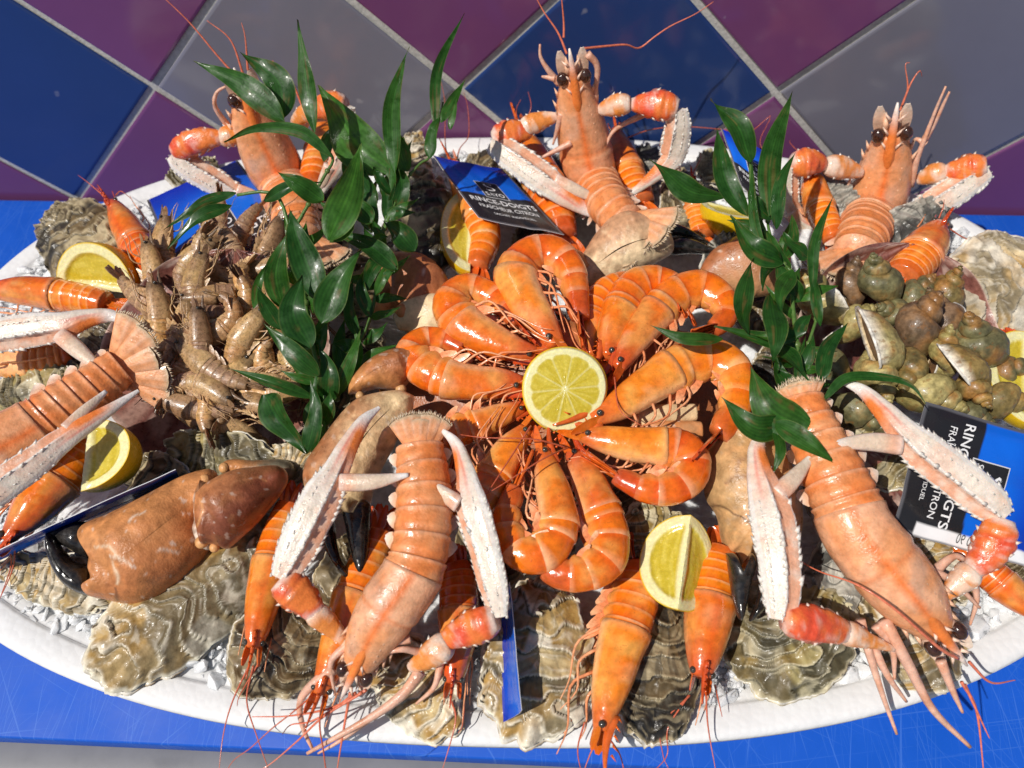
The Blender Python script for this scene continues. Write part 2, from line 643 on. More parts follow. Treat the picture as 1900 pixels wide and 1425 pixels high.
def blade(mb, base, d, side, length, width, C, tipC=None, cup=.1, pow_=.6, nu=8, nv=5, thick=.04, rnd=None):
    """Leaf-shaped plate with real thickness; d along it, side across it."""
    d, side = nz(d), nz(side)
    up = np.cross(side, d)
    u = np.linspace(0, 1, nu)[:, None]; v = np.linspace(-1, 1, nv)[None, :]
    w = width * np.sin(PI * np.clip(.12 + .83 * u, 0, 1) ** .9) ** pow_
    top = np.asarray(base) + d * (u * length)[..., None] + side * (w * v)[..., None] + up * (cup * width * (v ** 2 - .4) + 0 * u)[..., None]
    C = np.asarray(C, float); tipC = C if tipC is None else np.asarray(tipC, float)
    Cg = mixc(C, tipC, sstep(.45, 1, u + 0 * v))
    mb.grid(top + up * thick, Cg)
    mb.grid(top - up * thick, Cg, flip=True)
    rim = np.r_[0:nv]
    a = top + up * thick; b = top - up * thick
    for (x, y) in ((a[:, 0], b[:, 0]), (b[:, -1], a[:, -1])):
        mb.grid(STK([x, y], 1), STK([Cg[:, 0], Cg[:, 0]], 1))
    mb.grid(STK([a[-1], b[-1]], 1), STK([Cg[-1], Cg[-1]], 1), flip=True)


PR = dict(
    base=(.79, .158, .008), deep=(.70, .086, .006), pale=(.88, .48, .26), belly=(.80, .34, .09), head=(.77, .175, .013),
    front=(.60, .085, .018), tail=(.50, .06, .012), leg=(.74, .25, .10), ant=(.52, .11, .05), tan=(.72, .36, .09))
SHR = dict(
    base=(.36, .205, .125), deep=(.245, .14, .085), pale=(.58, .37, .20), belly=(.54, .33, .16), head=(.31, .175, .085),
    front=(.16, .095, .055), tail=(.25, .145, .075), leg=(.42, .24, .12), ant=(.27, .14, .08), tan=(.48, .30, .11))


def decapod(root, P, hw, Nn, roll, pal, seed, mat, legmat, legs=5, swim=5, ants=2, antpaths=None, uc=.40, big=True, full=True, flare=1.0, ros=.15):
    """Prawn or shrimp: P from the eyes to the tail, hw half height; roll turns its back from facing us (0) to one side (90/-90)."""
    rnd = np.random.RandomState(seed)
    S = spline(np.c_[P, hw], 90)
    P, hw = S[:, :3], S[:, 3]
    Ltot = np.linalg.norm(np.diff(P, axis=0), axis=1).sum()
    T, L0, D0 = frames(P, Nn)
    r = math.radians(roll)
    D = nz(D0 * math.cos(r) + L0 * math.sin(r))
    L = nz(np.cross(T, D))
    q = math.sin(r) ** 2
    lat = (.98 - .24 * q)
    hmax = hw.max()
    h1 = hw
    u = np.linspace(0, 1, 90)
    so = rnd.randint(1000)

    def sample(x):
        i = np.clip(np.asarray(x) * 89, 0, 89)
        f = lambda A: STK([np.interp(i, np.arange(90), A[:, k]) for k in range(3)], -1)
        return f(P), f(T), f(L), f(D), np.interp(i, np.arange(90), hw)

    # abdomen with overlapping rings
    us, fs, sg = [], [], []
    ue = .90
    edges = uc + (ue - uc) * np.array([0, .15, .32, .51, .68, .82, 1.0])
    for k in range(6):
        for f in (0, .12, .3, .5, .7, .86, .97):
            us.append(edges[k] + (edges[k + 1] - edges[k]) * f); fs.append(f); sg.append(k)
    us, fs, sg = np.array(us), np.array(fs), np.array(sg)
    p, t, l, d, h = sample(us)
    sc = np.where(sg > 0, 1 - .028 * flare, 1.0) + .042 * flare * np.clip(fs, 0, 1) ** 1.3 - .02 * flare * (fs > .9)

    def cab(ui, th, Gp):
        f = fs[:, None] + 0 * th; k = sg[:, None] + 0 * th
        s = np.sin(th)
        nse = fbm(Gp * .9, so, 3)
        c = mixc(pal['base'], pal['deep'], sstep(.5, .05, f) * .75 + .5 * (nse - .5))
        c = mixc(c, pal['tan'], sstep(.52, .75, nse) * .6)
        c = mixc(c, pal['pale'], sstep(.74, .93, f) * (.22 + .85 * vnoise(STK([k * 1.7, th * .8, 0 * th + so], -1), so)) * .85)
        c = mixc(c, pal['belly'], sstep(-.25, -.8, s) * .8)
        return mixc(c, pal['tail'], sstep(4.4, 5.6, k + f) * .8)
    mb = MB()
    lobes = .76 + .2 * np.sin(PI * np.clip(fs, 0, 1))
    mb.loft(p, l, d, h * lat * sc, h * sc, h * lobes * sc, n=20, C=cab, ex=2.15)
    mb.obj('abdomen', mat, root)

    # carapace
    us2 = np.linspace(.02, uc + .035, 22)
    p, t, l, d, h = sample(us2)
    x = (us2 - us2[0]) / (us2[-1] - us2[0])
    sc = 1.0 + .07 * sstep(.75, 1, x)

    def ccar(ui, th, Gp):
        nse = fbm(Gp * 1.1, so + 5, 3)
        s = np.sin(th)
        c = mixc(pal['head'], pal['tan'], sstep(.42, .66, nse) * .6)
        c = mixc(c, pal['pale'], sstep(.60, .74, fbm(Gp * .7, so + 8, 3)) * .3)
        c = mixc(c, pal['deep'], sstep(.58, .72, fbm(Gp * .8, so + 14, 3)) * .4)
        c = mixc(c, pal['belly'], sstep(.1, -.7, s) * .8)
        c = mixc(c, pal['pale'], sstep(-.35, -.75, s + .5 * (nse - .5)) * .6)
        c = mixc(c, pal['front'], sstep(.42, .08, ui + .12 * (nse - .5)) * .85)
        c = mixc(c, pal['deep'], np.exp(-((np.abs(np.cos(th)) - .0) / .12) ** 2) * (s > 0) * .55)
        return mixc(c, pal['pale'], sstep(.93, .99, ui) * .5)
    mb = MB()
    mb.loft(p, l, d, h * lat * sc * 1.02, h * sc * 1.03, h * .82 * sc, n=20, C=ccar, ex=2.2)
    # rostrum, with its saw teeth
    b0, t0, l0, d0, h0 = (a[0] for a in sample([.10]))
    rl = ros * Ltot
    base = b0 + d0 * h0 * .85
    tip = sample([.0])[0][0] - t0 * rl * .75 + d0 * h0 * 1.0
    n_ = 9
    uu = np.linspace(0, 1, n_)[:, None]
    RP = base * (1 - uu) + tip * uu + d0 * (np.sin(PI * uu) * -.08 * rl)
    Lr = np.tile(l0, (n_, 1)); Dr = np.tile(d0, (n_, 1))
    w = np.linspace(.17, .03, n_) * hmax
    mb.loft(RP, Lr, Dr, w * .8, w * 1.5, n=6, C=pal['front'])
    if big:
        for k in range(5):
            q0 = base * (1 - k / 6.) + tip * (k / 6.)
            cone(mb, q0 + d0 * .12 * hmax, q0 + d0 * .34 * hmax - t0 * .2 * hmax, .06 * hmax, pal['deep'], 4)
    # antennal scales beside the rostrum
    e0, te, le, de, he = (a[0] for a in sample([.05]))
    for sd in (-1, 1):
        blade(mb, e0 + le * sd * he * .55 - de * .1 * he, -te + le * sd * .12, nz(de + le * sd * .6), .13 * Ltot, .22 * hmax, mixc(pal['front'], pal['head'], .5), pal['deep'], nu=6, nv=3, thick=.02)
    mb.obj('carapace', mat, root)

    # eyes
    if full:
        for sd in (-1, 1):
            mb = MB()
            ec = e0 + le * sd * he * .85 + de * he * .42 - te * .04 * hmax
            mb.ball(ec, .135 * hmax, (.045, .04, .032), n=8)
            mb.obj('eye', M['eye'], root)
    # tail fan
    a, ta, la, da, ha = (x_[0] for x_ in sample([.89]))
    ta = nz(ta)
    mb = MB()
    tl = (1 - .87) * Ltot * 1.25 + .2 * hmax
    for ang, wd, ln in ((0, .2, .95), (14, .3, 1.0), (-14, .3, 1.0), (27, .34, .92), (-27, .34, .92)):
        aa = math.radians(ang + rnd.uniform(-3, 3))
        dd = ta * math.cos(aa) + la * math.sin(aa)
        ss = -ta * math.sin(aa) + la * math.cos(aa)
        blade(mb, a + da * (.12 if ang == 0 else -.02 * abs(ang) / 14) * hmax + la * math.sin(aa) * .3 * hmax, dd, ss, tl * ln, wd * hmax, mixc(pal['tail'], pal['base'], rnd.uniform(.1, .5)), pal['front'], cup=.25, thick=.03 if big else .015)
    mb.obj('tail_fan', mat, root)
    # walking legs folded forward below the carapace
    for k in range(legs):
        uk = uc * (.45 + .11 * k)
        sd = 1 if k % 2 == 0 else -1
        b, tb, lb, dbv, hb = (x_[0] for x_ in sample([uk]))
        j0 = b - dbv * hb * .72 + lb * sd * hb * .35
        j1 = j0 - dbv * hb * rnd.uniform(.35, .75) - tb * hb * rnd.uniform(.3, .9) + lb * sd * hb * rnd.uniform(.1, .5)
        j2 = j1 - tb * hb * rnd.uniform(1.0, 1.9) + dbv * hb * rnd.uniform(-.2, .35)
        j3 = j2 - tb * hb * rnd.uniform(.6, 1.2) - dbv * hb * rnd.uniform(-.1, .5)
        mb = MB()
        SP = spline(np.array([j0, j1, j2, j3]), 14)
        mb.tube(SP, np.linspace(.062, .018, 14) * hmax * (1.1 if big else 1.0), n=5, C=mixc(pal['leg'], pal['pale'], rnd.rand() * .6))
        mb.obj('leg', legmat, root)
    # swimming legs under the rings
    for k in range(swim):
        b, tb, lb, dbv, hb = (x_[0] for x_ in sample([edges[k] + .4 * (edges[k + 1] - edges[k])]))
        mb = MB()
        for sd in (-1, 1):
            blade(mb, b - dbv * hb * .62 + lb * sd * hb * .3, -dbv * .6 - tb * .8 + lb * sd * .15, tb - .6 * dbv, hb * 1.0, hb * .2, pal['leg'], pal['pale'], nu=5, nv=3, thick=.02 if big else .01)
        mb.obj('swimmeret', legmat, root)
    # long feelers
    if antpaths:
        for AP in antpaths:
            mb = MB(); SP = spline(AP, 40)
            mb.tube(SP, np.linspace(.055, .018, 40), n=5, C=pal['ant']); mb.obj('antenna', legmat, root)
    else:
        for k in range(ants):
            sd = 1 if k % 2 == 0 else -1
            b = e0 - te * .1 * hmax + le * sd * he * .35 - de * .1 * he
            pts = [b]
            dirv = nz(-te + le * sd * rnd.uniform(.0, .5) + np.array([0, 0, rnd.uniform(-.1, .25)]))
            for q_ in range(5):
                dirv = nz(dirv + rnd.randn(3) * .22 + np.array([0, 0, -.10]))
                pts.append(pts[-1] + dirv * Ltot * .14)
            mb = MB(); SP = spline(np.array(pts), 22)
            mb.tube(SP, np.linspace(.05, .016, 22) * (1 if big else .5), n=4, C=pal['ant']); mb.obj('antenna', legmat, root)


def wpts(pts, v, mode='z'):
    """Rows (px, py, half width in px[, z or y]) to world points and half widths in cm."""
    P, hw = [], []
    for k, r_ in enumerate(pts):
        vv = r_[3] if len(r_) > 3 else v
        p = W(r_[0], r_[1], z=vv) if vv > 0 else W(r_[0], r_[1], y=vv)
        P.append(p); hw.append(r_[2] * cpp(p))
    return np.array(P), np.array(hw)


def prawn(label, pts, z, roll, seed, group=None, Nn=None, ants=None, legs=5, mode='z', swim=5, antc=2, uc=.40, flare=1.0):
    P, hw = wpts(pts, z, mode)
    if uc > .45:
        P = np.vstack([P[0] + (P[0] - P[1]) * .55, P]); hw = np.r_[hw[0] * .5, hw]
    at = P[len(P) // 2].copy(); at[2] -= hw.max()
    t = thing('prawn', at, label, 'prawn', group)
    ap = None
    if ants:
        ap = []
        for a in ants:
            ap.append(np.array([W(x[0], x[1], z=x[2]) if x[2] > 0 else W(x[0], x[1], y=x[2]) for x in a]))
    decapod(t, P, hw, N0 if Nn is None else nz(Nn), roll, PR, seed, M['prawn'], M['prawn_leg'], antpaths=ap, legs=legs, swim=swim, ants=antc, uc=uc, flare=flare, ros=.22 if uc > .45 else .15)
    return t


# ------------------------------------------------------------------ langoustine
LG = dict(base=(.72, .30, .125), pale=(.76, .44, .28), ridge=(.76, .17, .03), white=(.72, .62, .54), orange=(.76, .20, .04), red=(.66, .075, .03),
          cream=(.70, .61, .50), edge=(.70, .32, .18), leg=(.70, .42, .31), ant=(.66, .17, .09), fringe=(.52, .38, .24))


def seg(parent, name, pts, v, mode, col, Nn=None, flat=.8, ex=2.4, n=14, spines=0, spcol=None, m=24, lump=0.0, edges=(-1, 1), spl=.5, mat='lango_claw', prof=None):
    P, hw = wpts(pts, v, mode)
    S = spline(np.c_[P, hw], m)
    P, hw = S[:, :3], S[:, 3]
    if prof is not None:
        hw = hw * np.interp(np.linspace(0, 1, m), np.linspace(0, 1, len(prof)), prof)
    Nn = nz(CAM - P.mean(0)) * .75 + N0 * .25 if Nn is None else Nn
    T, L, D = frames(P, nz(Nn))
    mb = MB()
    mod = None
    if lump:
        mod = lambda u, th: 1 + lump * (vnoise(STK([u * 14 + 0 * th, np.cos(th) * 3 + 0 * u, np.sin(th) * 3 + 0 * u], -1), 5) - .5)
    mb.loft(P, L, D, hw, hw * flat, n=n, ex=ex, C=col, mod=mod)
    if spines:
        rnd = np.random.RandomState(int(abs(pts[0][0] * 7 + pts[0][1])) % 9999)
        for sd in edges:
            for k in range(spines):
                i = int((.04 + .92 * (k + rnd.uniform(-.15, .15)) / spines) * (m - 1)); i = min(max(i, 0), m - 1)
                b = P[i] + L[i] * sd * hw[i] * .86 + D[i] * hw[i] * flat * .25
                cone(mb, b, b + (L[i] * sd * .8 + T[i] * .55 + D[i] * .25) * hw[i] * spl * rnd.uniform(.7, 1.15), hw[i] * .17, spcol if spcol is not None else LG['white'])
    return mb.obj(name, M[mat], parent)


def palm_col(uf, inner):
    """Palm of a langoustine claw: creamy ridged face, pink-orange flanks, orange at the root of the finger, white tip."""
    def f(u, th, Gp):
        c_, s_ = np.cos(th), np.sin(th)
        nse = fbm(Gp * 3.0, 31, 2)
        c = mixc(LG['cream'], LG['white'], nse)
        c = mixc(c, LG['edge'], sstep(.35, -.15, s_) * .9)
        c = mixc(c, (.82, .79, .76), np.exp(-((np.abs(c_) - .85) / .12) ** 2) * (s_ > -.1) * .9)
        o = np.exp(-((u - (uf + .16)) / .13) ** 2) * sstep(-.35, .5, c_ * inner + .25 * (nse - .5))
        c = mixc(c, LG['orange'], o * 1.1)
        c = mixc(c, LG['red'], np.exp(-((u - (uf + .10)) / .10) ** 2) * np.exp(-((c_ * inner + .1) / .2) ** 2) * .35)
        return mixc(c, (.84, .78, .74), sstep(.84, .97, u))
    return f


def carpus_col(u, th, Gp):
    nse = fbm(Gp * 1.1, 77, 3)
    s_ = np.sin(th)
    c = mixc(LG['red'], LG['orange'], sstep(.3, .65, nse))
    c = mixc(c, (.72, .32, .22), sstep(.2, -.6, s_ + (nse - .5)) * .8)
    c = mixc(c, (.74, .50, .42), sstep(.60, .72, fbm(Gp * 3.2, 79, 2)) * .45)
    e = .34 * (fbm(Gp * 1.3, 83, 2) - .5)
    return mixc(c, (.72, .60, .52), np.maximum(sstep(.10, .0, u + e), sstep(.90, 1.0, u + e)) * .85)


def merus_col(u, th, Gp):
    nse = fbm(Gp * 2.0, 78, 3)
    c = mixc((.70, .24, .05), (.76, .60, .48), sstep(.45, .62, nse) * .7 + sstep(.75, 1, u) * .6)
    return mixc(c, (.74, .62, .54), sstep(.2, 0, u) * .7)


def claw_arm(root, merus, carpus, palm, dactyl, v, mode, uf, inner=1, Nn=None, spines=19):
    P, hw = wpts(palm, v, mode)
    S = spline(np.c_[P, hw * .86], 64); P, hw = S[:, :3], S[:, 3]
    T, L, D = frames(P, nz(nz(CAM - P.mean(0)) * .75 + N0 * .25 if Nn is None else Nn))
    key = np.array([(-1.0, .02, 0), (-.93, .20, 0), (-.70, .36, 1), (-.35, .46, 1), (.0, .50, 1), (.20, .55, 0), (.27, .53, 0), (.34, .38, 3), (.44, .26, 2), (.62, .19, 2), (.82, .13, 2),
                    (.95, .07, 0), (1.0, -.02, 0), (.90, -.22, 2), (.5, -.42, 2), (0, -.50, 1), (-.5, -.42, 1), (-.88, -.2, 1)])
    nk = len(key)
    kk = np.linspace(0, nk, 72, endpoint=False); i0 = np.floor(kk).astype(int); fr = (kk - i0)[:, None]
    kp = key[i0 % nk] * (1 - fr) + key[(i0 + 1) % nk] * fr
    kc = key[i0 % nk, 2]
    uu = np.linspace(0, 1, 64)[:, None]
    rnd_ = sstep(uf - .02, uf + .16, uu)                # fingers are rounder than the palm
    ang = np.arctan2(kp[:, 1] / .52, kp[:, 0])[None, :]
    lx = kp[None, :, 0] * (1 - rnd_) + np.cos(ang) * rnd_
    dx = kp[None, :, 1] * (1 - rnd_) + .66 * np.sin(ang) * rnd_
    jit = 1 + .05 * (vnoise(STK([uu * 30, kk[None, :] * .8, 0 * uu], -1), 9) - .5)
    G = P[:, None, :] + L[:, None, :] * (hw[:, None] * lx * inner * jit)[..., None] + D[:, None, :] * (hw[:, None] * dx * jit)[..., None]
    nse = fbm(G * 2.2, 31, 3)
    Cg = mixc(LG['cream'], LG['white'], nse)
    Cg = mixc(Cg, (.62, .52, .40), sstep(.52, .7, fbm(G * 1.1, 35, 2)) * .35)
    Cg = mixc(Cg, (.72, .44, .31), sstep(.50, .66, fbm(G * .9 + 7, 39, 3)) * .5)
    Cg = mixc(Cg, mixc(LG['edge'], (.72, .50, .38), sstep(.4, .7, nse)), ((kc == 2) | (kc == 3))[None, :] * (1 - rnd_) * .9)
    Cg = mixc(Cg, (.74, .70, .65), (kc == 0)[None, :] * (1 - rnd_) * .8)
    inn = lx
    o = np.exp(-((uu - (uf + .17)) / .14) ** 2) * sstep(-.5, .45, inn + .5 * (nse - .5))
    Cg = mixc(Cg, LG['orange'], np.clip(o * 1.15, 0, 1))
    Cg = mixc(Cg, LG['red'], np.exp(-((uu - (uf + .12)) / .16) ** 2) * np.exp(-((inn + .25) / .14) ** 2) * .55)
    Cg = mixc(Cg, (.76, .70, .65), sstep(.80, .93, uu) + 0 * inn)
    mb = MB(); mb.grid(G, Cg, close_v=True, flip=(inner > 0))
    for row in (0, 63):
        g = STK([G[row], np.tile(P[row], (72, 1))]); mb.grid(g, STK([Cg[row], Cg[row]]), close_v=True, flip=(inner > 0) == (row == 63))
    c = mb.obj('claw', M['lango_claw'], root)
    mb = MB(); rnd = np.random.RandomState(int(palm[0][0]) % 997)
    for lk, dk, size, nsp in ((-.97, .12, 1.0, spines + 3), (.24, .54, 1.0, spines), (.98, .0, 1.15, spines), (-.45, .46, .45, spines)):
        for k in range(nsp):
            i = int(uf * 63 * (.02 + .96 * (k + rnd.uniform(-.25, .25)) / nsp)); i = min(max(i, 0), 63)
            b = P[i] + L[i] * inner * hw[i] * lk + D[i] * hw[i] * dk
            out = nz(L[i] * inner * lk + D[i] * (dk + .25)) * .55 + T[i] * .55
            sz = hw[i] * size * rnd.uniform(.3, 1.0) * (rnd.rand() > .12)
            cone(mb, b - T[i] * .08 * hw[i] - out * .13 * hw[i], b + out * sz * .30, max(sz, .02) * .17, np.array((.74, .68, .61)) * rnd.uniform(.9, 1.05), 6)
    for k in range(9):                             # teeth along the fixed finger
        i = int(63 * (uf + .05 + (.9 - uf) * k / 9.)); i = min(i, 63)
        b = P[i] + L[i] * inner * hw[i] * .85
        cone(mb, b, b + L[i] * inner * hw[i] * rnd.uniform(.12, .38), hw[i] * .16, mixc(LG['cream'], LG['orange'], rnd.rand() * .5), 5)
    mb.obj('spines', M['lango_claw'], c)
    if dactyl:
        def dc(u, th, Gp):
            cc = mixc(LG['white'], (.62, .45, .30), sstep(.1, .9, np.sin(th)) * sstep(.0, .2, u) * sstep(.95, .6, u) * .7)
            return mixc(mixc(cc, LG['orange'], np.exp(-((u - .12) / .12) ** 2) * .4), (.84, .78, .74), sstep(.8, .95, u))
        seg(c, 'dactyl', dactyl, v, mode, dc, Nn=Nn, flat=.7, ex=2.4, n=12, m=24)
    if carpus:
        seg(c, 'carpus', carpus, v, mode, carpus_col, Nn=Nn, flat=.85, ex=2.3, n=18, spines=4, spcol=(.76, .62, .52), m=30, lump=.22, spl=.34, prof=(.60, .74, .80, .85, .90, .95, 1.0, 1.02, 1.02, .98, .78))
    if merus:
        seg(c, 'merus', merus, v, mode, merus_col, Nn=Nn, flat=.85, n=12, spines=4, spcol=(.8, .72, .64), m=24, lump=.12, spl=.35, prof=(.55, .72, .80, .86, .92, .98, 1, 1.0, .95, .74))
    return c


def langoustine(label, spine, v, mode, seed, Nn=None, uc=.48, fan=True, fan_len=1.15, fan_spread=1.0, head=True, legs=(), ants=(), tail_dir=None, tail_side=None, eye_c=None):
    """spine rows (px, py, half width px, z or y) from between the eyes to the root of the tail fan."""
    rnd = np.random.RandomState(seed)
    P, hw = wpts(spine, v, mode)
    at = P[len(P) // 2].copy(); at[2] -= hw.max()
    root = thing('langoustine', at, label, 'langoustine', 'langoustines laid around the platter')
    S = spline(np.c_[P, hw], 100)
    P, hw = S[:, :3], S[:, 3]
    Nn = nz(nz(CAM - P.mean(0)) * .8 + N0 * .2) if Nn is None else nz(Nn)
    T, L, D = frames(P, Nn)
    H = hw.max()
    idx = np.arange(100)

    def sample(x):
        i = np.clip(np.asarray(x) * 99, 0, 99)
        f = lambda A: STK([np.interp(i, idx, A[:, k]) for k in range(3)], -1)
        return f(P), f(T), f(L), f(D), np.interp(i, idx, hw)

    # carapace
    us = np.linspace(.0, uc + .015, 34)
    p, t, l, d, h = sample(us)
    x = us / us[-1]
    gro = 1 - .05 * np.exp(-((x - .60) / .025) ** 2) + .02 * np.exp(-((x - .66) / .03) ** 2) + .03 * sstep(.93, 1, x)

    def cc(u, th, Gp):
        s, c_ = np.sin(th), np.cos(th)
        nse = fbm(Gp * .8, seed, 3)
        c = mixc(LG['base'], LG['pale'], sstep(.35, .7, nse) * .55 + sstep(.1, -.5, s) * .6)
        c = mixc(c, (.50, .33, .24), sstep(.58, .75, fbm(Gp * .7, seed + 9, 2)) * .5)
        c = mixc(c, LG['ridge'], np.exp(-((np.abs(th - PI / 2)) / .055) ** 2) * .85)
        c = mixc(c, LG['ridge'], np.exp(-((np.abs(np.abs(th - PI / 2) - .75)) / .06) ** 2) * sstep(.62, .72, u) * .3)
        c = mixc(c, LG['ridge'], np.exp(-((u - .61) / .012) ** 2) * (s > -.2) * .45)
        c = mixc(c, LG['orange'], sstep(.25, .0, u) * sstep(.75, 1, s) * .9)
        return mixc(c, LG['pale'], sstep(.95, 1, u) * .5)
    mb = MB()
    mb.loft(p, l, d, h * gro, h * gro * .95, h * .8, n=36, ex=2.25, C=cc)
    # rostrum
    b0, t0, l0, d0, h0 = (a[0] for a in sample([.15]))
    rl = 1.35 * H
    base = b0 + d0 * h0 * .84
    e0 = sample([.0])[0][0]
    tip = e0 - t0 * rl * .80 + d0 * h0 * .22
    uu = np.linspace(0, 1, 10)[:, None]
    RP = base * (1 - uu) + tip * uu
    mb.loft(RP, np.tile(l0, (10, 1)), np.tile(d0, (10, 1)), np.array([.05, .13, .18, .17, .155, .14, .12, .10, .07, .03]) * H, np.array([.03, .10, .14, .14, .13, .11, .09, .07, .05, .03]) * H, n=10,
            C=lambda u, th, Gp: mixc(LG['orange'], (.82, .70, .62), sstep(.55, .95, u)))
    for k in range(3):
        for sd in (-1, 1):
            q0 = base * (1 - (.35 + .2 * k)) + tip * (.35 + .2 * k)
            cone(mb, q0 + l0 * sd * .12 * H, q0 + l0 * sd * .34 * H - t0 * .3 * H, .07 * H, (.80, .55, .42), 5)
    for sd in (-1, 1):
        for k in range(4):
            b, tb, lb, dbv, hb = (a[0] for a in sample([uc * (.22 + .075 * k)]))
            a_ = .62 - .03 * k
            q0 = b + lb * sd * hb * math.sin(a_) + dbv * hb * .95 * math.cos(a_)
            cone(mb, q0 - dbv * .04 * H, q0 + (dbv * .06 - tb * .13) * H, .04 * H, LG['pale'], 5)
    # spines behind the eyes
    for sd in (-1, 1):
        for k in range(3):
            b, tb, lb, dbv, hb = (a[0] for a in sample([.04 + .05 * k]))
            cone(mb, b + lb * sd * hb * .93 + dbv * .1 * hb, b + lb * sd * hb * 1.12 - tb * .45 * H + dbv * .15 * hb, .09 * H, LG['pale'], 5)
    mb.obj('carapace', M['lango'], root)

    # abdomen
    edges = uc + (1 - uc) * np.array([0, .12, .29, .47, .65, .82, 1.0])
    uss, fs, sg = [], [], []
    for k in range(6):
        for f in (0, .10, .22, .4, .6, .78, .9, .98):
            uss.append(edges[k] + (edges[k + 1] - edges[k]) * f); fs.append(f); sg.append(k)
    uss, fs, sg = np.array(uss), np.array(fs), np.array(sg)
    p, t, l, d, h = sample(uss)
    prof = .93 + .075 * sstep(0, .25, fs) - .035 * sstep(.45, .55, fs) + .05 * sstep(.75, .92, fs)

    def ca(u, th, Gp):
        f = fs[:, None] + 0 * th
        s = np.sin(th)
        nse = fbm(Gp * 1.1, seed + 3, 3)
        c = mixc((.74, .215, .055), LG['base'], sstep(.3, .7, nse))
        c = mixc(c, LG['pale'], sstep(.8, .97, f) * .55 + sstep(.1, -.5, s) * .6)
        ln = np.exp(-((f - .48 - .10 * np.cos(th) ** 2) / .045) ** 2) * sstep(.15, .5, s) * (np.abs(th - PI / 2) > .28)
        c = mixc(c, (.48, .19, .07), ln * .85)
        c = mixc(c, (.42, .13, .04), np.exp(-((f - .06) / .06) ** 2) * .6)
        return mixc(c, (.60, .2, .05), np.exp(-((np.abs(th - PI / 2) - .2) / .05) ** 2) * sstep(.3, .5, f) * .35)
    mb = MB()
    mb.loft(p, l, d, h * prof, h * prof * .92, h * .7 * prof, n=32, ex=2.25, C=ca)
    # pointed side flaps
    for k in range(1, 6):
        b, tb, lb, dbv, hb = (a[0] for a in sample([edges[k] + .55 * (edges[k + 1] - edges[k])]))
        for sd in (-1, 1):
            blade(mb, b + lb * sd * hb * .80 - dbv * .1 * hb, lb * sd * .75 - dbv * .55 + tb * .35, tb, hb * .62, hb * .30, LG['pale'], (.80, .66, .56), nu=5, nv=3, thick=.03, pow_=.8)
    mb.obj('abdomen', M['lango'], root)

    # tail fan
    if fan:
        b, tb, lb, dbv, hb = (a[0] for a in sample([.985]))
        td = nz(tb) if tail_dir is None else nz(tail_dir)
        sdv = nz(lb - td * np.dot(lb, td)) if tail_side is None else nz(tail_side)
        upv = np.cross(sdv, td)
        fanroot = None
        for ang, wd, ln, off in ((0, .40, 1.0, .10), (22, .42, 1.12, .05), (-22, .42, 1.12, .05), (46, .44, 1.08, -.04), (-46, .44, 1.08, -.04)):
            aa = math.radians(ang * fan_spread)
            dd = td * math.cos(aa) + sdv * math.sin(aa)
            ss = -td * math.sin(aa) + sdv * math.cos(aa)
            mb = MB()
            bb = b + upv * off * H + sdv * math.sin(aa) * .5 * H
            Ln = fan_len * H * ln * 1.35
            nu, nv = 10, 9
            u = np.linspace(0, 1, nu)[:, None]; vv = np.linspace(-1, 1, nv)[None, :]
            w = wd * H * (.42 + .62 * u ** .8)
            end = u * (1 - .10 * vv ** 2 * u)
            top = bb + dd * (end * Ln)[..., None] + ss * (w * vv)[..., None] + upv * ((.10 * (1 - vv ** 2) - .22 * u ** 2 * 0) * H + .02 * H * np.cos(vv * 9) * u)[..., None]
            Cg = mixc(LG['base'], (.76, .42, .26), sstep(.1, .8, u + 0 * vv) * (.5 + .5 * np.cos(vv * 9)))
            Cg = mixc(Cg, LG['fringe'], sstep(.84, 1, u + 0 * vv))
            mb.grid(top + upv * .03, Cg); mb.grid(top - upv * .03, Cg, flip=True)
            for (x_, y_) in ((top[:, 0], 1), (top[:, -1], 0)):
                g = STK([x_ + upv * .03, x_ - upv * .03], 1); mb.grid(g, STK([Cg[:, 0]] * 2, 1), flip=not y_)
            for k in range(17):                        # fringe of bristles
                vk = -1 + 2 * k / 16.
                q0 = bb + dd * ((1 - .10 * vk ** 2) * Ln) + ss * (wd * H * 1.04 * vk)
                q1 = q0 + dd * H * rnd.uniform(.10, .2) + ss * rnd.uniform(-.05, .05) * H
                cone(mb, q0, q1, .035 * H, mixc(LG['fringe'], (.7, .55, .4), rnd.rand()), 4)
            o = mb.obj('tail_fan' if fanroot is None else 'fan_blade', M['lango'], root if fanroot is None else fanroot)
            fanroot = fanroot or o
    # eyes, kidney shaped
    if head:
        b, tb, lb, dbv, hb = (a[0] for a in sample([.015]))
        for sd in (-1, 1):
            mb = MB()
            ec = b + lb * sd * .40 * H + dbv * (hb * .62) - tb * .20 * H
            mb.ball(ec, (.205 * H, .26 * H, .21 * H), (.045, .018, .011), n=12, L=lb, D=dbv)
            e = mb.obj('eye', M['eye'], root)
            mb = MB()
            mb.ball(ec + tb * .22 * H - lb * sd * .10 * H - dbv * .12 * H, .2 * H, (.62, .38, .27), n=8)
            mb.obj('eye_stalk', M['lango'], e)
        # antennal scales and feeler roots
        mb = MB()
        for sd in (-1, 1):
            blade(mb, b + lb * sd * hb * .75 - dbv * .2 * hb, -tb + lb * sd * .05, lb, 1.05 * H, .20 * H, (.74, .48, .34), (.78, .62, .5), nu=8, nv=5, thick=.03)
            cone(mb, b + lb * sd * hb * .35 - dbv * .1 * hb, b + lb * sd * hb * .45 - tb * .9 * H, .17 * H, LG['pale'], 7)
        mb.obj('antennal_scale', M['lango'], root)
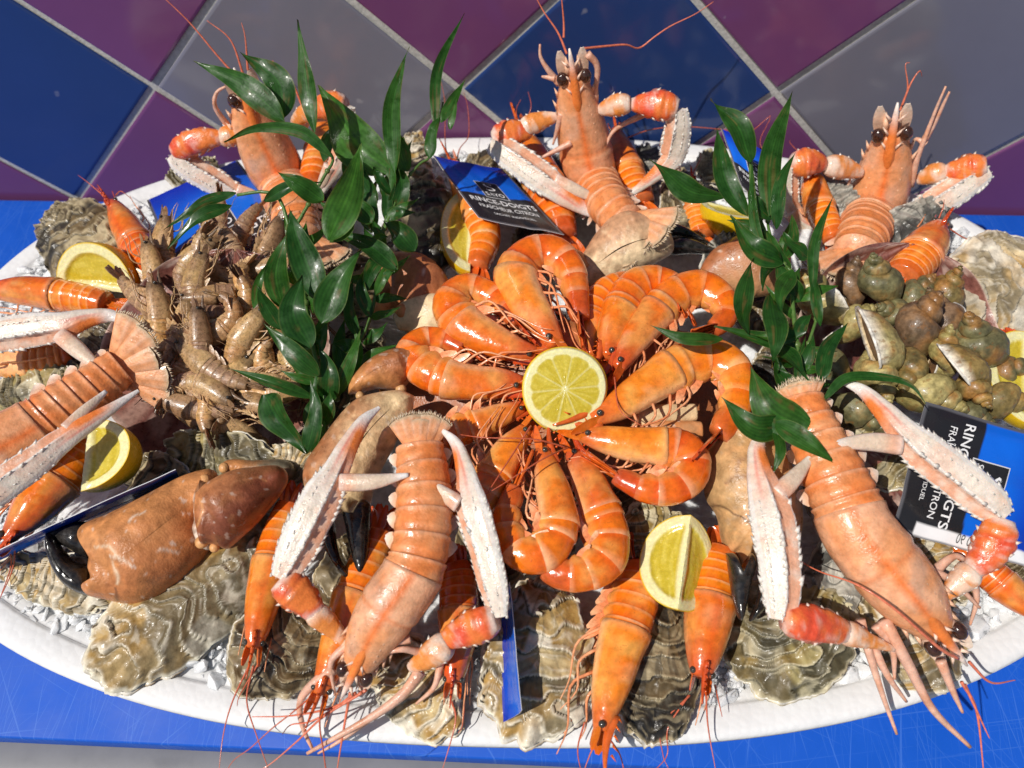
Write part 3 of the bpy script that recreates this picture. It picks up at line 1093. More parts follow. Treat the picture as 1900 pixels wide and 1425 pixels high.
    for lp in legs:
        Q = np.array([W(a[0], a[1], z=a[2]) if a[2] > 0 else W(a[0], a[1], y=a[2]) for a in lp])
        mb = MB(); SP = spline(Q, 20)
        mb.tube(SP, np.linspace(.26, .07, 20) * (lp[0][3] if len(lp[0]) > 3 else 1), n=7, C=lambda u, th, Gp: mixc(LG['leg'], (.66, .30, .17), (np.sin(u * 14) > .6) * .5 + .3 * fbm(Gp * 2, 4, 2)))
        mb.obj('leg', M['lango'], root)
    for ap in ants:
        Q = np.array([W(a[0], a[1], z=a[2]) if a[2] > 0 else W(a[0], a[1], y=a[2]) for a in ap])
        mb = MB(); SP = spline(Q, 50)
        mb.tube(SP, np.linspace(.085, .022, 50), n=6, C=LG['ant'])
        mb.obj('antenna', M['prawn_leg'], root)
    return root


# ------------------------------------------------------------------ brown crab
CB = dict(brown=(.36, .12, .045), orange=(.58, .235, .085), cream=(.70, .51, .29), dark=(.23, .065, .035), black=(.012, .011, .011))


def crab_seg(root, name, pts, v, col, Nn=None, flat=.8, ex=2.35, mat='crab', lump=.07, m=44, n=34):
    return seg(root, name, pts, v, 'z', col, Nn=Nn, flat=flat, ex=ex, n=n, m=m, lump=lump, mat=mat)


def crab_col(a, b, axis='c', sgn=1, sp=.25, seed=3):
    """Shell colour running from a to b across the section, mottled, with small pale scars."""
    def f(u, th, Gp):
        k = (np.cos(th) if axis == 'c' else np.sin(th)) * sgn
        nse = fbm(Gp * .75, seed, 3)
        c = mixc(a, b, sstep(-sp - .3, sp + .3, k + (nse - .5) * .9))
        c = mixc(c, np.asarray(a) * .72, sstep(.55, .75, fbm(Gp * 1.3, seed + 4, 3)) * .35)
        c = mixc(c, np.asarray(b) * 1.25, sstep(.56, .66, fbm(Gp * 3.5, seed + 21, 2)) * .3)
        return mixc(c, (.74, .62, .5), sstep(.79, .82, fbm(Gp * 3.4, seed + 11, 2)) * .7)
    return f


def black_end(base, u0):
    """Shell colour with a black finger tip that starts in a ragged line at u0."""
    def f(u, th, Gp):
        c = base(u, th, Gp)
        w = .05 * np.cos(th * 2 + 1) + .05 * (fbm(Gp * 1.6, 91, 2) - .5)
        return mixc(mixc(c, (.45, .19, .07), sstep(u0 - .06, u0, u + w) * .5), CB['black'], sstep(u0 - .006, u0 + .008, u + w))
    return f


def palm_crease(base):
    def f(u, th, Gp):
        c = base(u, th, Gp)
        w = .03 * (fbm(Gp * .8, 61, 2) - .5) * 2
        c = mixc(c, (.66, .30, .10), sstep(.74, .92, u + w + .05 * np.cos(th)) * .75)
        c = mixc(c, (.25, .09, .035), np.exp(-((u + w - .76) / .008) ** 2) * (np.sin(th) > .1) * .7)
        c = mixc(c, (.72, .60, .48), np.exp(-((u + 2.2 * w - .70 - .05 * np.cos(th * 2)) / .006) ** 2) * (fbm(Gp * 1.4, 66, 2) > .52) * .8)
        return mixc(c, (.62, .27, .085), sstep(.12, .0, u) * .8)
    return f


def slab(root, name, outline, spine, z, H, col, mat='crab', seed=1, tilt=(0, 0), low=.8, bumpy=.05, p=2.5, nr=26, no=190):
    """Hard shell plate: outline and medial line (px) laid on a tilted sheet at height z, swelled to half-thickness H on both sides."""
    O = spline(np.array(list(outline) + [outline[0]], float), no + 1)[:-1]
    Sp = spline(np.array(spine, float), 120)
    d = np.linalg.norm(O[:, None] - Sp[None], axis=2)
    near = Sp[d.argmin(1)]
    rad = d.min(1)
    ker = np.ones(9) / 9.
    sm = lambda a: np.convolve(np.r_[a[-4:], a, a[:4]], ker, 'valid')
    for _ in range(14):
        near = np.stack([sm(near[:, 0]), sm(near[:, 1])], 1)
    ix = d.argmin(1)
    wgt = np.exp(-((np.arange(120)[:, None] - ix[None]) / 9.) ** 2) + 1e-6
    rs = (wgt * rad[None]).sum(1) / wgt.sum(1)
    hl = np.clip(sm(sm(sm(rs[ix]))) / np.percentile(rad, 70), .12, 1.15)
    s = np.linspace(0, 1, nr)[:, None] ** .8
    px = near[None, :, 0] + (O[None, :, 0] - near[None, :, 0]) * s
    py = near[None, :, 1] + (O[None, :, 1] - near[None, :, 1]) * s
    c = W(np.mean(O[:, 0]), np.mean(O[:, 1]), z=z)
    n = nz(nz(CAM - c) * .55 + N0 * .45 + RT * tilt[0] + UP * tilt[1])
    dr = FW + RT * ((px - PW / 2) / FPX)[..., None] - UP * ((py - PH / 2) / FPX)[..., None]
    t = ((c - CAM) @ n) / (dr @ n)
    G = CAM + dr * t[..., None]
    hh = H * hl[None, :] * np.clip(1 - s ** p, 0, 1) ** .55
    nse = fbm(G * 1.0, seed, 3) - .5
    fine = fbm(G * 5.0, seed + 1, 2) - .5
    fade = sstep(1.0, .85, s)
    top = G + n * (hh * (1 + .07 * nse) + (bumpy * .55 * fine * H) * fade)[..., None]
    bot = G - n * (hh * low)[..., None]
    C = col(px, py, s, nse, fine, G)
    mb = MB()
    mb.grid(top, C, close_v=True, flip=True)
    mb.grid(bot, C * .95, close_v=True)
    o = mb.obj(name, M[mat], root)
    ax = np.cross(n, np.cross(top[0, no // 4] - top[0, 0], n))
    return o


def grad(a, b, p0, p1, rag=.5, scars=0.0, crease=(), seed=5, rim=None):
    """Colour running from a at picture spot p0 to b at p1, ragged; hair cracks listed as (x0, y0, x1, y1)."""
    p0, p1 = np.array(p0, float), np.array(p1, float); v = p1 - p0

    def f(px, py, s, nse, fine, G):
        k = ((px - p0[0]) * v[0] + (py - p0[1]) * v[1]) / v.dot(v)
        c = mixc(a, b, sstep(0, 1, k + rag * 2 * nse))
        c = mixc(c, np.asarray(a) * .62, sstep(.08, .24, fbm(G * 1.7, seed, 3) - .5) * .5)
        c = mixc(c, np.asarray(b) * 1.2, sstep(.10, .24, fbm(G * 2.6, seed + 3, 3) - .5) * .35)
        c = c * (1 + .5 * fine)[..., None]
        for (x0, y0, x1, y1, cc) in crease:
            q0, q1 = np.array((x0, y0), float), np.array((x1, y1), float); w = q1 - q0; L_ = np.linalg.norm(w); w = w / L_
            t_ = (px - q0[0]) * w[0] + (py - q0[1]) * w[1]
            dd = np.abs((px - q0[0]) * -w[1] + (py - q0[1]) * w[0] + 9 * np.sin(t_ * .06) + 26 * nse)
            c = mixc(c, cc, np.exp(-(dd / 2.6) ** 2) * (t_ > 0) * (t_ < L_) * .85)
        if scars:
            c = mixc(c, (.78, .70, .60), sstep(.235, .27, fbm(G * 3.4, seed + 9, 2) - .5) * scars)
        if rim is not None:
            c = mixc(c, rim, sstep(.90, .985, s + .06 * fine) * .8)
        return c
    return f


BLK = lambda px, py, s, nse, fine, G: mixc((.012, .011, .011), (.030, .026, .023), .5 + 2 * fine)


# ------------------------------------------------------------------ oyster
OY = {
    'tan': [(.47, .36, .18), (.38, .23, .065), (.72, .66, .53), (.12, .10, .06)],
    'olive': [(.33, .27, .11), (.24, .165, .05), (.54, .48, .32), (.05, .045, .028)],
    'dark': [(.16, .11, .05), (.085, .062, .03), (.42, .34, .20), (.018, .016, .014)],
    'light': [(.60, .47, .27), (.46, .28, .09), (.70, .63, .50), (.24, .19, .11)],
    'grey': [(.30, .28, .23), (.18, .17, .15), (.48, .45, .38), (.06, .06, .055)],
}


def oyster(label, h0, h1, wpx, z0, z1, style, seed, tilt=(0, 0), fat=.17, group=None):
    A, B = W(h0[0], h0[1], z=z0), W(h1[0], h1[1], z=z1)
    C = (A + B) / 2
    Lx = np.linalg.norm(B - A) * 1.06; Wy = wpx * cpp(C) * 1.08
    ex = nz(B - A)
    up = nz(N0 + RT * tilt[0] + UP * tilt[1])
    ey = nz(np.cross(up, ex)); ez = np.cross(ex, ey)
    t = thing('oyster', C - np.array([0, 0, .8]), label, 'oyster', group)
    rnd = np.random.RandomState(seed)
    nr, nt = 60, 150
    r = np.linspace(0, 1, nr)[:, None] ** .85
    th = np.linspace(0, 2 * PI, nt, endpoint=False)[None, :]
    cth, sth = np.cos(th), np.sin(th)
    cir = STK([cth * 1.3 + 7 * seed % 50, sth * 1.3, 0 * th], -1)
    edge = 1 + .22 * (fbm(cir * 1.2, seed, 2) - .5) + .20 * (fbm(cir * 4.5, seed + 1, 3) - .5)
    taper = 1 + rnd.uniform(.06, .2) * cth
    X = r * edge * cth * Lx / 2
    Y = r * edge * sth * Wy / 2 * taper * 1.08 + .05 * Wy * rnd.uniform(-1, 1) * (X / Lx * 2) ** 2
    hx = -Lx * .42
    pal = OY[style]
    # growth lines about the hinge, wandering
    dm = np.hypot(X - hx, Y * .95)
    dmax = dm.max()
    q = dm / dmax
    P2 = STK([X * .8 + seed, Y * .8, 0 * X], -1)
    wv = fbm(P2 * .55, seed + 2, 3) - .5
    ph = q * rnd.uniform(7, 10) + wv * 4.2
    saw = ph - np.floor(ph)
    layer = np.floor(ph)
    fine = fbm(STK([q * 46 + wv * 22, th * 1.6 + 0 * r, 0 * q], -1), seed + 3, 2)
    rough = fbm(P2 * 1.8, seed + 4, 3)
    ruff = r ** 2 * (fbm(STK([cth * 4 + 0 * r, sth * 4 + 0 * r, r * 2 + 0 * th], -1), seed + 5, 2) - .5)
    H = fat * Wy
    lay = (.5 + .9 * r) * (saw ** 1.6) * .26
    Zt = H * (1 - r ** 2.3) ** .8 * (1 + .35 * wv) + lay + .30 * ruff * H * 2.2 + .22 * (rough - .5) + .07 * (fine - .5) + .05
    rim = .07
    Zb = -H * .8 * (1 - r ** 2.2) ** .7 + .9 * ruff * H * 1.2 - rim
    ang_ = np.arctan2(Y, X - hx)
    pick = vnoise(STK([layer * 7.3 + seed, ang_ * 2.2, 0 * r], -1), seed + 20)
    col = mixc(pal[0], pal[1], sstep(.40, .56, pick))
    col = mixc(col, pal[2], sstep(.60, .70, pick))
    col = mixc(col, pal[3], sstep(.34, .24, pick) * .9)
    big_ = fbm(P2 * .55 + 3, seed + 6, 3)
    col = mixc(col, pal[1], sstep(.50, .64, big_) * .55)
    col = mixc(col, pal[2], sstep(.80, .99, saw) * .8)
    col = mixc(col, pal[3], sstep(.16, .02, saw) * .75)
    dk = sstep(.54, .63, fbm(P2 * .5 + 9, seed + 7, 3))
    col = mixc(col, pal[3], dk * (.9 if style in ('dark', 'grey') else .65 if style == 'olive' else .58))
    ray_ = fbm(STK([ang_ * 9 + wv * 4, q * 2.2, 0 * q + seed], -1), seed + 12, 2)
    col = mixc(col, pal[3], sstep(.58, .70, ray_) * .5)
    col = mixc(col, pal[2], sstep(.60, .76, fine) * .45)
    col = mixc(col, np.minimum(np.asarray(pal[2]) * 1.15, .8), sstep(.94, 1.0, r + 0 * th + .1 * (rough - .5)) * .75)
    Gt = C + ex * X[..., None] + ey * Y[..., None] + ez * Zt[..., None]
    mb = MB(); mb.grid(Gt, col, close_v=True)
    lip = C + ex * (X[-1] * .995)[..., None] + ey * (Y[-1] * .995)[..., None] + ez * (Zt[-1] - rim)[..., None]
    mb.grid(STK([Gt[-1], lip], 0), STK([col[-1], np.tile((.62, .58, .52), (nt, 1))], 0), close_v=True)
    mb.obj('upper_shell', M['oyster'], t)
    k = 1.035 + .05 * (fbm(cir * 3, seed + 8, 2) - .4)
    Gb = C + ex * (X * k)[..., None] + ey * (Y * k)[..., None] + ez * (Zb)[..., None]
    colb = mixc(pal[2], pal[1], sstep(.4, .7, fbm(STK([X, Y, Zb], -1) * 1.2, seed + 10, 3)))
    colb = mixc(colb, pal[3], sstep(.5, .1, saw) * .5)
    mb = MB(); mb.grid(Gb, colb, close_v=True, flip=True)
    lip2 = C + ex * (X[-1] * k[0] * .97)[..., None] + ey * (Y[-1] * k[0] * .97)[..., None] + ez * (Zb[-1] + .06)[..., None]
    inner = C + ex * (X[-1] * .9)[..., None] + ey * (Y[-1] * .9)[..., None] + ez * (Zb[-1] - .03)[..., None]
    cr = np.tile((.70, .66, .58), (nt, 1))
    mb.grid(STK([Gb[-1], lip2, inner], 0), STK([colb[-1], cr, cr * .5], 0), close_v=True, flip=True)
    mb.obj('lower_shell', M['oyster'], t)
    return t


# ------------------------------------------------------------------ whelk
def whelk_parts(seed, size, pal, operc=True):
    """Local mesh of a whelk, spire along +z, mouth at the low end facing +y."""
    rnd = np.random.RandomState(seed)
    nt_, ns = 150, 26
    turns = 4.6
    tt = np.linspace(0, 1, nt_)
    ang = (tt - 1) * turns * 2 * PI + PI / 2
    b = math.log(1.72) / (2 * PI)
    R = np.exp(b * (tt - 1) * turns * 2 * PI)
    s = np.linspace(0, 2 * PI, ns, endpoint=False)
    tube = .56
    body = sstep(1 - .85 / turns, 1, tt)
    G = np.zeros((nt_, ns, 3)); Cg = np.zeros((nt_, ns, 3))
    for i in range(nt_):
        rc = R[i]
        rib = 1 + .030 * np.cos(s * 11) + .05 * np.sin(ang[i] * 6.0) * (1 - body[i])
        rad = rc * .60 + rc * tube * np.cos(s) * rib * .98
        can = np.where(np.sin(s) < 0, 1 + .95 * body[i], 1.0)
        zz = -2.05 * rc + rc * tube * 1.30 * np.sin(s) * rib * can
        if i == nt_ - 1 or i > nt_ - 5:
            k = (i - (nt_ - 5)) / 4.
            rad = rad * (1 + .04 * k)
        rad = np.maximum(rad, .0)
        G[i, :, 0] = rad * math.cos(ang[i]); G[i, :, 1] = rad * math.sin(ang[i]); G[i, :, 2] = zz
    G *= size
    G += (fbm(G * 1.6 / size + seed * 3, seed + 9, 3) - .5)[..., None] * nz(G - G.mean(1, keepdims=True)) * .16 * size
    nse = fbm(G * 1.4 / max(size, .1) + seed, seed, 3)
    c = mixc(pal[0], pal[1], sstep(.35, .65, nse))
    c = mixc(c, pal[2], sstep(.56, .75, fbm(G * 2.2 / size + 5 + seed, seed + 3, 3)) * .7)
    c = c * (1 + .10 * np.cos(s * 11))[None, :, None]
    c = mixc(c, (.30, .13, .03), sstep(.60, .72, fbm(G * 1.1 / size + 15 + seed, seed + 6, 3)) * .7)
    c = mixc(c, (.05, .055, .025), sstep(.62, .74, fbm(G * .9 / size + 25 + seed, seed + 7, 3)) * .7)
    c = mixc(c, (.70, .64, .52), (sstep(.990, .998, tt))[:, None] + 0 * nse)
    mb = MB(); mb.grid(G, c, close_v=True, flip=False)
    last = G[-1]; cen = last.mean(0)
    tang = nz(np.array([-math.sin(ang[-1]), math.cos(ang[-1]), 0]))
    rings, cols = [last], [np.tile((.74, .68, .58), (ns, 1))]
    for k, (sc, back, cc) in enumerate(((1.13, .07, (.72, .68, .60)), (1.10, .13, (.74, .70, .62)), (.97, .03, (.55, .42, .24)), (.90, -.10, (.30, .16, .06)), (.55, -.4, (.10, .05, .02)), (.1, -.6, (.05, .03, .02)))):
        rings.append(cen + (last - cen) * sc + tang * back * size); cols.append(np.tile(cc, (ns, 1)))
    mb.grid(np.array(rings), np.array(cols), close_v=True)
    mo = None
    if operc:
        mo = MB()
        rr, cl = [], []
        for k, sc in enumerate((.90, .86, .66, .44, .2, .03)):
            rr.append(cen + (last - cen) * min(.97, sc * 1.06) + tang * (-.03 + .03 * k * (k < 2)) * size)
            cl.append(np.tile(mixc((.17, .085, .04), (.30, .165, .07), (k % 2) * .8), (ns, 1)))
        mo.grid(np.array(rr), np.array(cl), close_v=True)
    return mb, mo


def whelk(label, px, py, z, size, axis, seed, pal, operc=True, spin=0.0, group='whelks heaped in the scallop shell'):
    c = W(px, py, z=z)
    mb, mo = whelk_parts(seed, size, pal, operc)
    az = nz(cam_dir(*axis))
    ref = TOCAM - az * np.dot(TOCAM, az)
    ay = nz(ref); ax = np.cross(ay, az)
    cs, sn = math.cos(spin), math.sin(spin)
    ax, ay = ax * cs + ay * sn, -ax * sn + ay * cs
    Rm = STK([ax, ay, az], 1)
    t = thing('whelk', c, label, 'whelk', group)
    off = np.array([0, 0, -1.75 * size])
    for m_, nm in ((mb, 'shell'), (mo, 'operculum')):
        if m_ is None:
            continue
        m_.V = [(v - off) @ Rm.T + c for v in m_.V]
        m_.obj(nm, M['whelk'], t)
    return t


# ------------------------------------------------------------------ scallop shell dish
def scallop(label, px, py, z, rad, hinge, tilt, seed, group=None, deep=.28):
    c = W(px, py, z=z)
    up = nz(N0 + RT * tilt[0] + UP * tilt[1])
    hx = cam_dir(*hinge); ex = nz(hx - up * np.dot(hx, up)); ey = np.cross(up, ex)
    nr, na = 34, 170
    r = np.linspace(.01, 1, nr)[:, None]; a = np.linspace(-1, 1, na)[None, :] * math.radians(84)
    edge = 1 + .07 * (fbm(STK([a * 5, 0 * a, 0 * a + seed], -1), seed, 2) - .5)
    d = 2 * rad * r * np.cos(a) * edge + .05
    x = d * np.cos(a) - rad
    y = d * np.sin(a)
    d2 = (x / rad) ** 2 + (y / rad) ** 2
    zz = -deep * rad * np.clip(1 - d2, 0, 1) ** .8 + .03 * rad * r ** .6 * np.cos(a * 15)
    x = -x
    G = c + ex * x[..., None] + ey * y[..., None] + up * zz[..., None]
    k = fbm(STK([a * 7 + 0 * r, r * 7 + 0 * a, 0 * r * a + seed], -1), seed + 1, 3)
    col = mixc((.24, .095, .07), (.16, .055, .045), sstep(.35, .65, k))
    col = mixc(col, (.50, .33, .26), sstep(.6, 1, np.cos(a * 15) + 0 * r) * .5 * sstep(.3, .9, r))
    col = mixc(col, (.62, .46, .38), sstep(.60, .72, k) * .5 + sstep(.965, 1, r) * .7)
    t = MB()
    t.grid(G + up * .08, col)
    t.grid(G - up * .08, col * .8, flip=True)
    for s_, fl in ((-1, False),):
        t.grid(STK([G[-1] + up * .08, G[-1] - up * .08], 0), STK([col[-1]] * 2, 0))
    o = t.obj('scallop_shell', M['scallop'], origin=c)
    return tag(o, label, 'scallop shell', group)


# ------------------------------------------------------------------ lemons
RIND, PITH, FLESH, FLESH2 = (.78, .50, .012), (.78, .73, .38), (.54, .415, .03), (.62, .50, .07)


def flesh_col(r, a, seed, nseg=9):
    k = (a / (2 * PI) * nseg) % 1.0
    wall = np.minimum(k, 1 - k) * 2 * PI / nseg * r
    jit = fbm(STK([a * 9, r * 3.5, 0 * r + seed], -1), seed, 2)
    c = mixc(FLESH, FLESH2, sstep(.3, .8, jit))
    c = mixc(c, (.66, .58, .20), sstep(.030, .010, wall + .012 * (jit - .5)) * .85)
    c = mixc(c, PITH, sstep(.79, .83, r + .05 * sstep(.12, .0, wall)))
    c = mixc(c, PITH, sstep(.09, .03, r))
    return mixc(c, RIND, sstep(.955, .985, r))


def lemon_half(label, px, py, z, rpx, axis, seed):
    c = W(px, py, z=z); R = rpx * cpp(c)
    n = cam_dir(*axis)
    ex = nz(np.cross([0, 0, 1], n)); ey = np.cross(n, ex)
    t = thing('lemon_half', c - n * R, label, 'lemon')
    a = np.linspace(0, 2 * PI, 216, endpoint=False)[None, :]
    r = np.r_[np.linspace(0, .8, 26), np.linspace(.82, 1, 14)][:, None]
    irr = 1 + .015 * np.sin(3 * a + 1) + .012 * np.sin(2 * a)
    dome = .03 * R * (1 - r ** 2) - .10 * R * sstep(.93, 1.0, r)
    jig = .012 * R * (fbm(STK([a * 14, r * 5 + 0 * a, 0 * a * r], -1), seed, 2) - .5) * (r < .82)
    G = c + ex * (R * r * irr * np.cos(a))[..., None] + ey * (R * r * irr * np.sin(a))[..., None] + n * (dome + jig + 0 * a)[..., None]
    mb = MB(); mb.grid(G, flesh_col(r + 0 * a, a + 0 * r, seed, 10), close_v=True)
    mb.obj('flesh', M['flesh'], t)
    b = np.linspace(0, PI / 2, 24)[:, None]
    G = c - n * (.10 * R) + ex * (R * irr * np.cos(b) * np.cos(a))[..., None] + ey * (R * irr * np.cos(b) * np.sin(a))[..., None] - n * (R * 1.15 * np.sin(b) + 0 * a)[..., None]
    mb = MB(); mb.grid(G, np.array(RIND), close_v=True)
    mb.obj('rind', M['rind'], t)
    return t


def lemon_wedge(label, e0, e1, z0, z1, rcm, B, seed, phi=88, group='lemon wedges tucked among the shellfish'):
    """Wedge of a lemon cut lengthwise: e0, e1 the two ends of its sharp edge, B (right, up, towards) the way its rind faces."""
    A0, A1 = W(*e0, z=z0), W(*e1, z=z1)
    c = (A0 + A1) / 2; ax = nz(A1 - A0); a_ = np.linalg.norm(A1 - A0) / 2
    Bv = cam_dir(*B); Bv = nz(Bv - ax * np.dot(Bv, ax)); Cv = np.cross(ax, Bv)
    t = thing('lemon_wedge', c + np.array([0, 0, -rcm * .5]), label, 'lemon wedge', group)
    u = np.linspace(-1, 1, 46)
    rad = rcm * np.sqrt(np.clip(1 - np.abs(u) ** 2.1, 0, 1)) * (1 - .0 * u)
    th = np.linspace(-phi / 2, phi / 2, 22) * PI / 180
    G = c + ax * (u * a_)[:, None, None] + (Bv * np.cos(th)[:, None] + Cv * np.sin(th)[:, None])[None] * rad[:, None, None]
    mb = MB(); mb.grid(G, np.array(RIND), flip=True)
    mb.obj('rind', M['rind'], t)
    mb = MB()
    rho = np.r_[np.linspace(0, .76, 20), np.linspace(.78, 1, 12)]
    for sd in (-1, 1):
        d = Bv * math.cos(phi / 2 * PI / 180) + Cv * sd * math.sin(phi / 2 * PI / 180)
        nn = np.cross(ax, d) * sd
        uu, ro = np.meshgrid(u, rho, indexing='ij')
        rr_ = np.sqrt(np.clip(np.abs(uu) ** 2.1 + ro ** 2 * (1 - np.abs(uu) ** 2.1), 0, 1))
        x = uu * a_; y = ro * rad[:, None]
        jig = .07 * (fbm(STK([uu * 9, ro * 7, 0 * uu + sd], -1), seed, 2) - .5)
        inset = -.06 * rcm * sstep(.08, .2, ro) * sstep(.8, .7, rr_)
        Gf = c + ax * x[..., None] + d * y[..., None] + nn * (jig * (rr_ < .95) + inset)[..., None]
        nse = fbm(STK([uu * 3, ro * 16, 0 * uu + sd], -1), seed + 2, 2)
        col = mixc(FLESH, FLESH2, sstep(.35, .7, nse))
        col = mixc(col, PITH, np.maximum(sstep(.74, .80, rr_ + .05 * (nse - .5)), sstep(.19, .10, ro + .06 * (nse - .5))))
        col = mixc(col, PITH, sstep(.03, .01, np.abs(ro - .42 - .1 * sd)) * .0)
        col = mixc(col, RIND, sstep(.965, .99, rr_))
        mb.grid(Gf, col, flip=(sd < 0))
    mb.obj('flesh', M['flesh'], t)
    return t


# ------------------------------------------------------------------ sachets
def sachet(label, corners, seed, puff=.16, bend=.0, printed=True, text=True, dark=.56, strip=False, fold=0.0):
    """corners (px, py, z): top left, top right, bottom right, bottom left of the printed face."""
    Q = [W(a, b, z=zz) for a, b, zz in corners]
    n = nz(np.cross(Q[1] - Q[0], Q[3] - Q[0])) * -1.0
    c = sum(Q) / 4
    if np.dot(n, TOCAM) < 0 and printed:
        pass
    sidew = np.linalg.norm(Q[1] - Q[0])

    def S(u, v, off=0.0):
        u, v = np.asarray(u, float), np.asarray(v, float)
        p = (Q[0] * ((1 - u) * (1 - v))[..., None] + Q[1] * (u * (1 - v))[..., None] + Q[2] * (u * v)[..., None] + Q[3] * ((1 - u) * v)[..., None])
        m_ = np.clip(np.minimum(np.minimum(u, 1 - u), np.minimum(v, 1 - v)) / .12, 0, 1)
        wr = (fbm(STK([u * 4, v * 4, 0 * u + seed], -1), seed, 2) - .5) * .10 * sidew * .35
        h = bend * (4 * u * (1 - u)) * sidew + wr + fold * np.sin(v * 5 + u * 2) * sidew
        return p + n * (h + off)[..., None], m_
    uu, vv = np.meshgrid(np.linspace(0, 1, 61), np.linspace(0, 1, 73), indexing='ij')
    t = thing('sachet', c, label, 'sachet', 'hand wipe sachets on the platter')
    blue, blue2, black, silver = (.006, .13, .68), (.004, .03, .42), (.018, .018, .020), (.62, .63, .66)
    bd_ = dark + .03 * np.sin(uu * 3.0 + .4) - .03 * uu
    col = mixc(blue2, blue, sstep(0, .38, vv))
    col = mixc(col, black, sstep(-.004, .004, vv - bd_))
    col = mixc(col, (.10, .10, .11), ((uu < .018) | (uu > .982) | (vv > .985)) * 1.0)
    if strip:
        col = mixc(col, (.78, .78, .78), ((uu > .90) & (uu < .985) & (vv < .86)) * 1.0)
    mb = MB()
    top, m_ = S(uu, vv); top = top + n * (puff * sstep(0, 1, m_) + .02)[..., None]
    bot, m_ = S(uu, vv); bot = bot - n * (puff * .6 * sstep(0, 1, m_) + .02)[..., None]
    mb.grid(top, col, flip=True); mb.grid(bot, mixc(silver, blue, (vv < .5) * .9) if text else mixc(blue2, blue, sstep(.0, .9, uu + .2 * np.sin(vv * 7))))
    for (sl_, fl) in (((slice(None), 0), True), ((slice(None), -1), False), ((0, slice(None)), False), ((-1, slice(None)), True)):
        mb.grid(STK([top[sl_], bot[sl_]], 1), np.array(silver), flip=fl)
    mb.obj('pouch', M['sachet'], t)

    def ink(name, V2, F, colr, lift=.035):
        V2 = np.asarray(V2)
        p, m2 = S(V2[:, 0], V2[:, 1]); p = p + n * (puff * sstep(0, 1, m2) + .02 + lift)[..., None]
        mb = MB(); mb.add(p, F, colr); mb.obj(name, M['ink'], t, smooth=False)

    def rect(u0, v0, u1, v1, k=10):
        g = STK(np.meshgrid(np.linspace(u0, u1, k), np.linspace(v0, v1, k), indexing='ij'), -1)
        i = np.arange(k - 1)[:, None]; j = np.arange(k - 1)[None, :]
        q = STK([i * k + j, (i + 1) * k + j, (i + 1) * k + j + 1, i * k + j + 1], -1).reshape(-1, 4)
        return g.reshape(-1, 2), q.tolist()

    def words_(s, u0, v0, u1, v1, colr, name='lettering', bold=.012, rot=False):
        cu = bpy.data.curves.new('txt', 'FONT'); cu.body = s; cu.size = 1; cu.offset = bold; cu.resolution_u = 3
        ob = bpy.data.objects.new('txt', cu); COL.objects.link(ob)
        dg = bpy.context.evaluated_depsgraph_get()
        me = bpy.data.meshes.new_from_object(ob.evaluated_get(dg))
        V = np.array([v_.co[:2] for v_ in me.vertices]); F = [list(p_.vertices) for p_ in me.polygons]
        bpy.data.objects.remove(ob); bpy.data.curves.remove(cu); bpy.data.meshes.remove(me)
        a, b = V.min(0), V.max(0)
        V = (V - a) / np.maximum(b - a, 1e-6)
        if rot:
            V = STK([u0 + V[:, 1] * (u1 - u0), v0 + V[:, 0] * (v1 - v0)], 1)
        else:
            V = STK([u0 + V[:, 0] * (u1 - u0), v1 - V[:, 1] * (v1 - v0)], 1)
        ink(name, V, F, colr)
    if text:
        w_ = (.80, .80, .80)
        g, f = rect(.335, .335, .645, .60); ink('logo_frame', g, f, (.62, .62, .64), .028)
        g, f = rect(.345, .342, .635, .592); ink('logo', g, f, black, .034)
        words_('S', .43, .365, .555, .475, w_, bold=-.01, name='logo_letter')
        words_('SAYO', .37, .51, .61, .565, w_, name='logo_name')
        words_('RINCE-DOIGTS', .09, .635, .91, .705, w_)
        words_('FRAÎCHEUR CITRON', .14, .735, .86, .80, w_, bold=.004)
        words_('SACHET INDIVIDUEL', .26, .855, .76, .885, w_, bold=.0)
    if strip:
        words_('06 06/2', .905, .545, .972, .36, (.05, .05, .05), name='date_print', rot=True, bold=0)
    return t


# ------------------------------------------------------------------ greenery
class Plane:
    """Leaning sheet in space that a sprig grows along: through P0, towards P1, level sideways."""

    def __init__(self, p0, p1):
        self.p = np.asarray(p0); v2 = np.asarray(p1) - self.p
        self.n = nz(np.cross(np.array([1., 0, 0]), v2))
        if np.dot(self.n, TOCAM) < 0:
            self.n = -self.n

    def at(self, px, py, off=0.0):
        d = ray(px, py)
        t = np.dot(self.p + self.n * off - CAM, self.n) / np.dot(d, self.n)
        return CAM + d * t


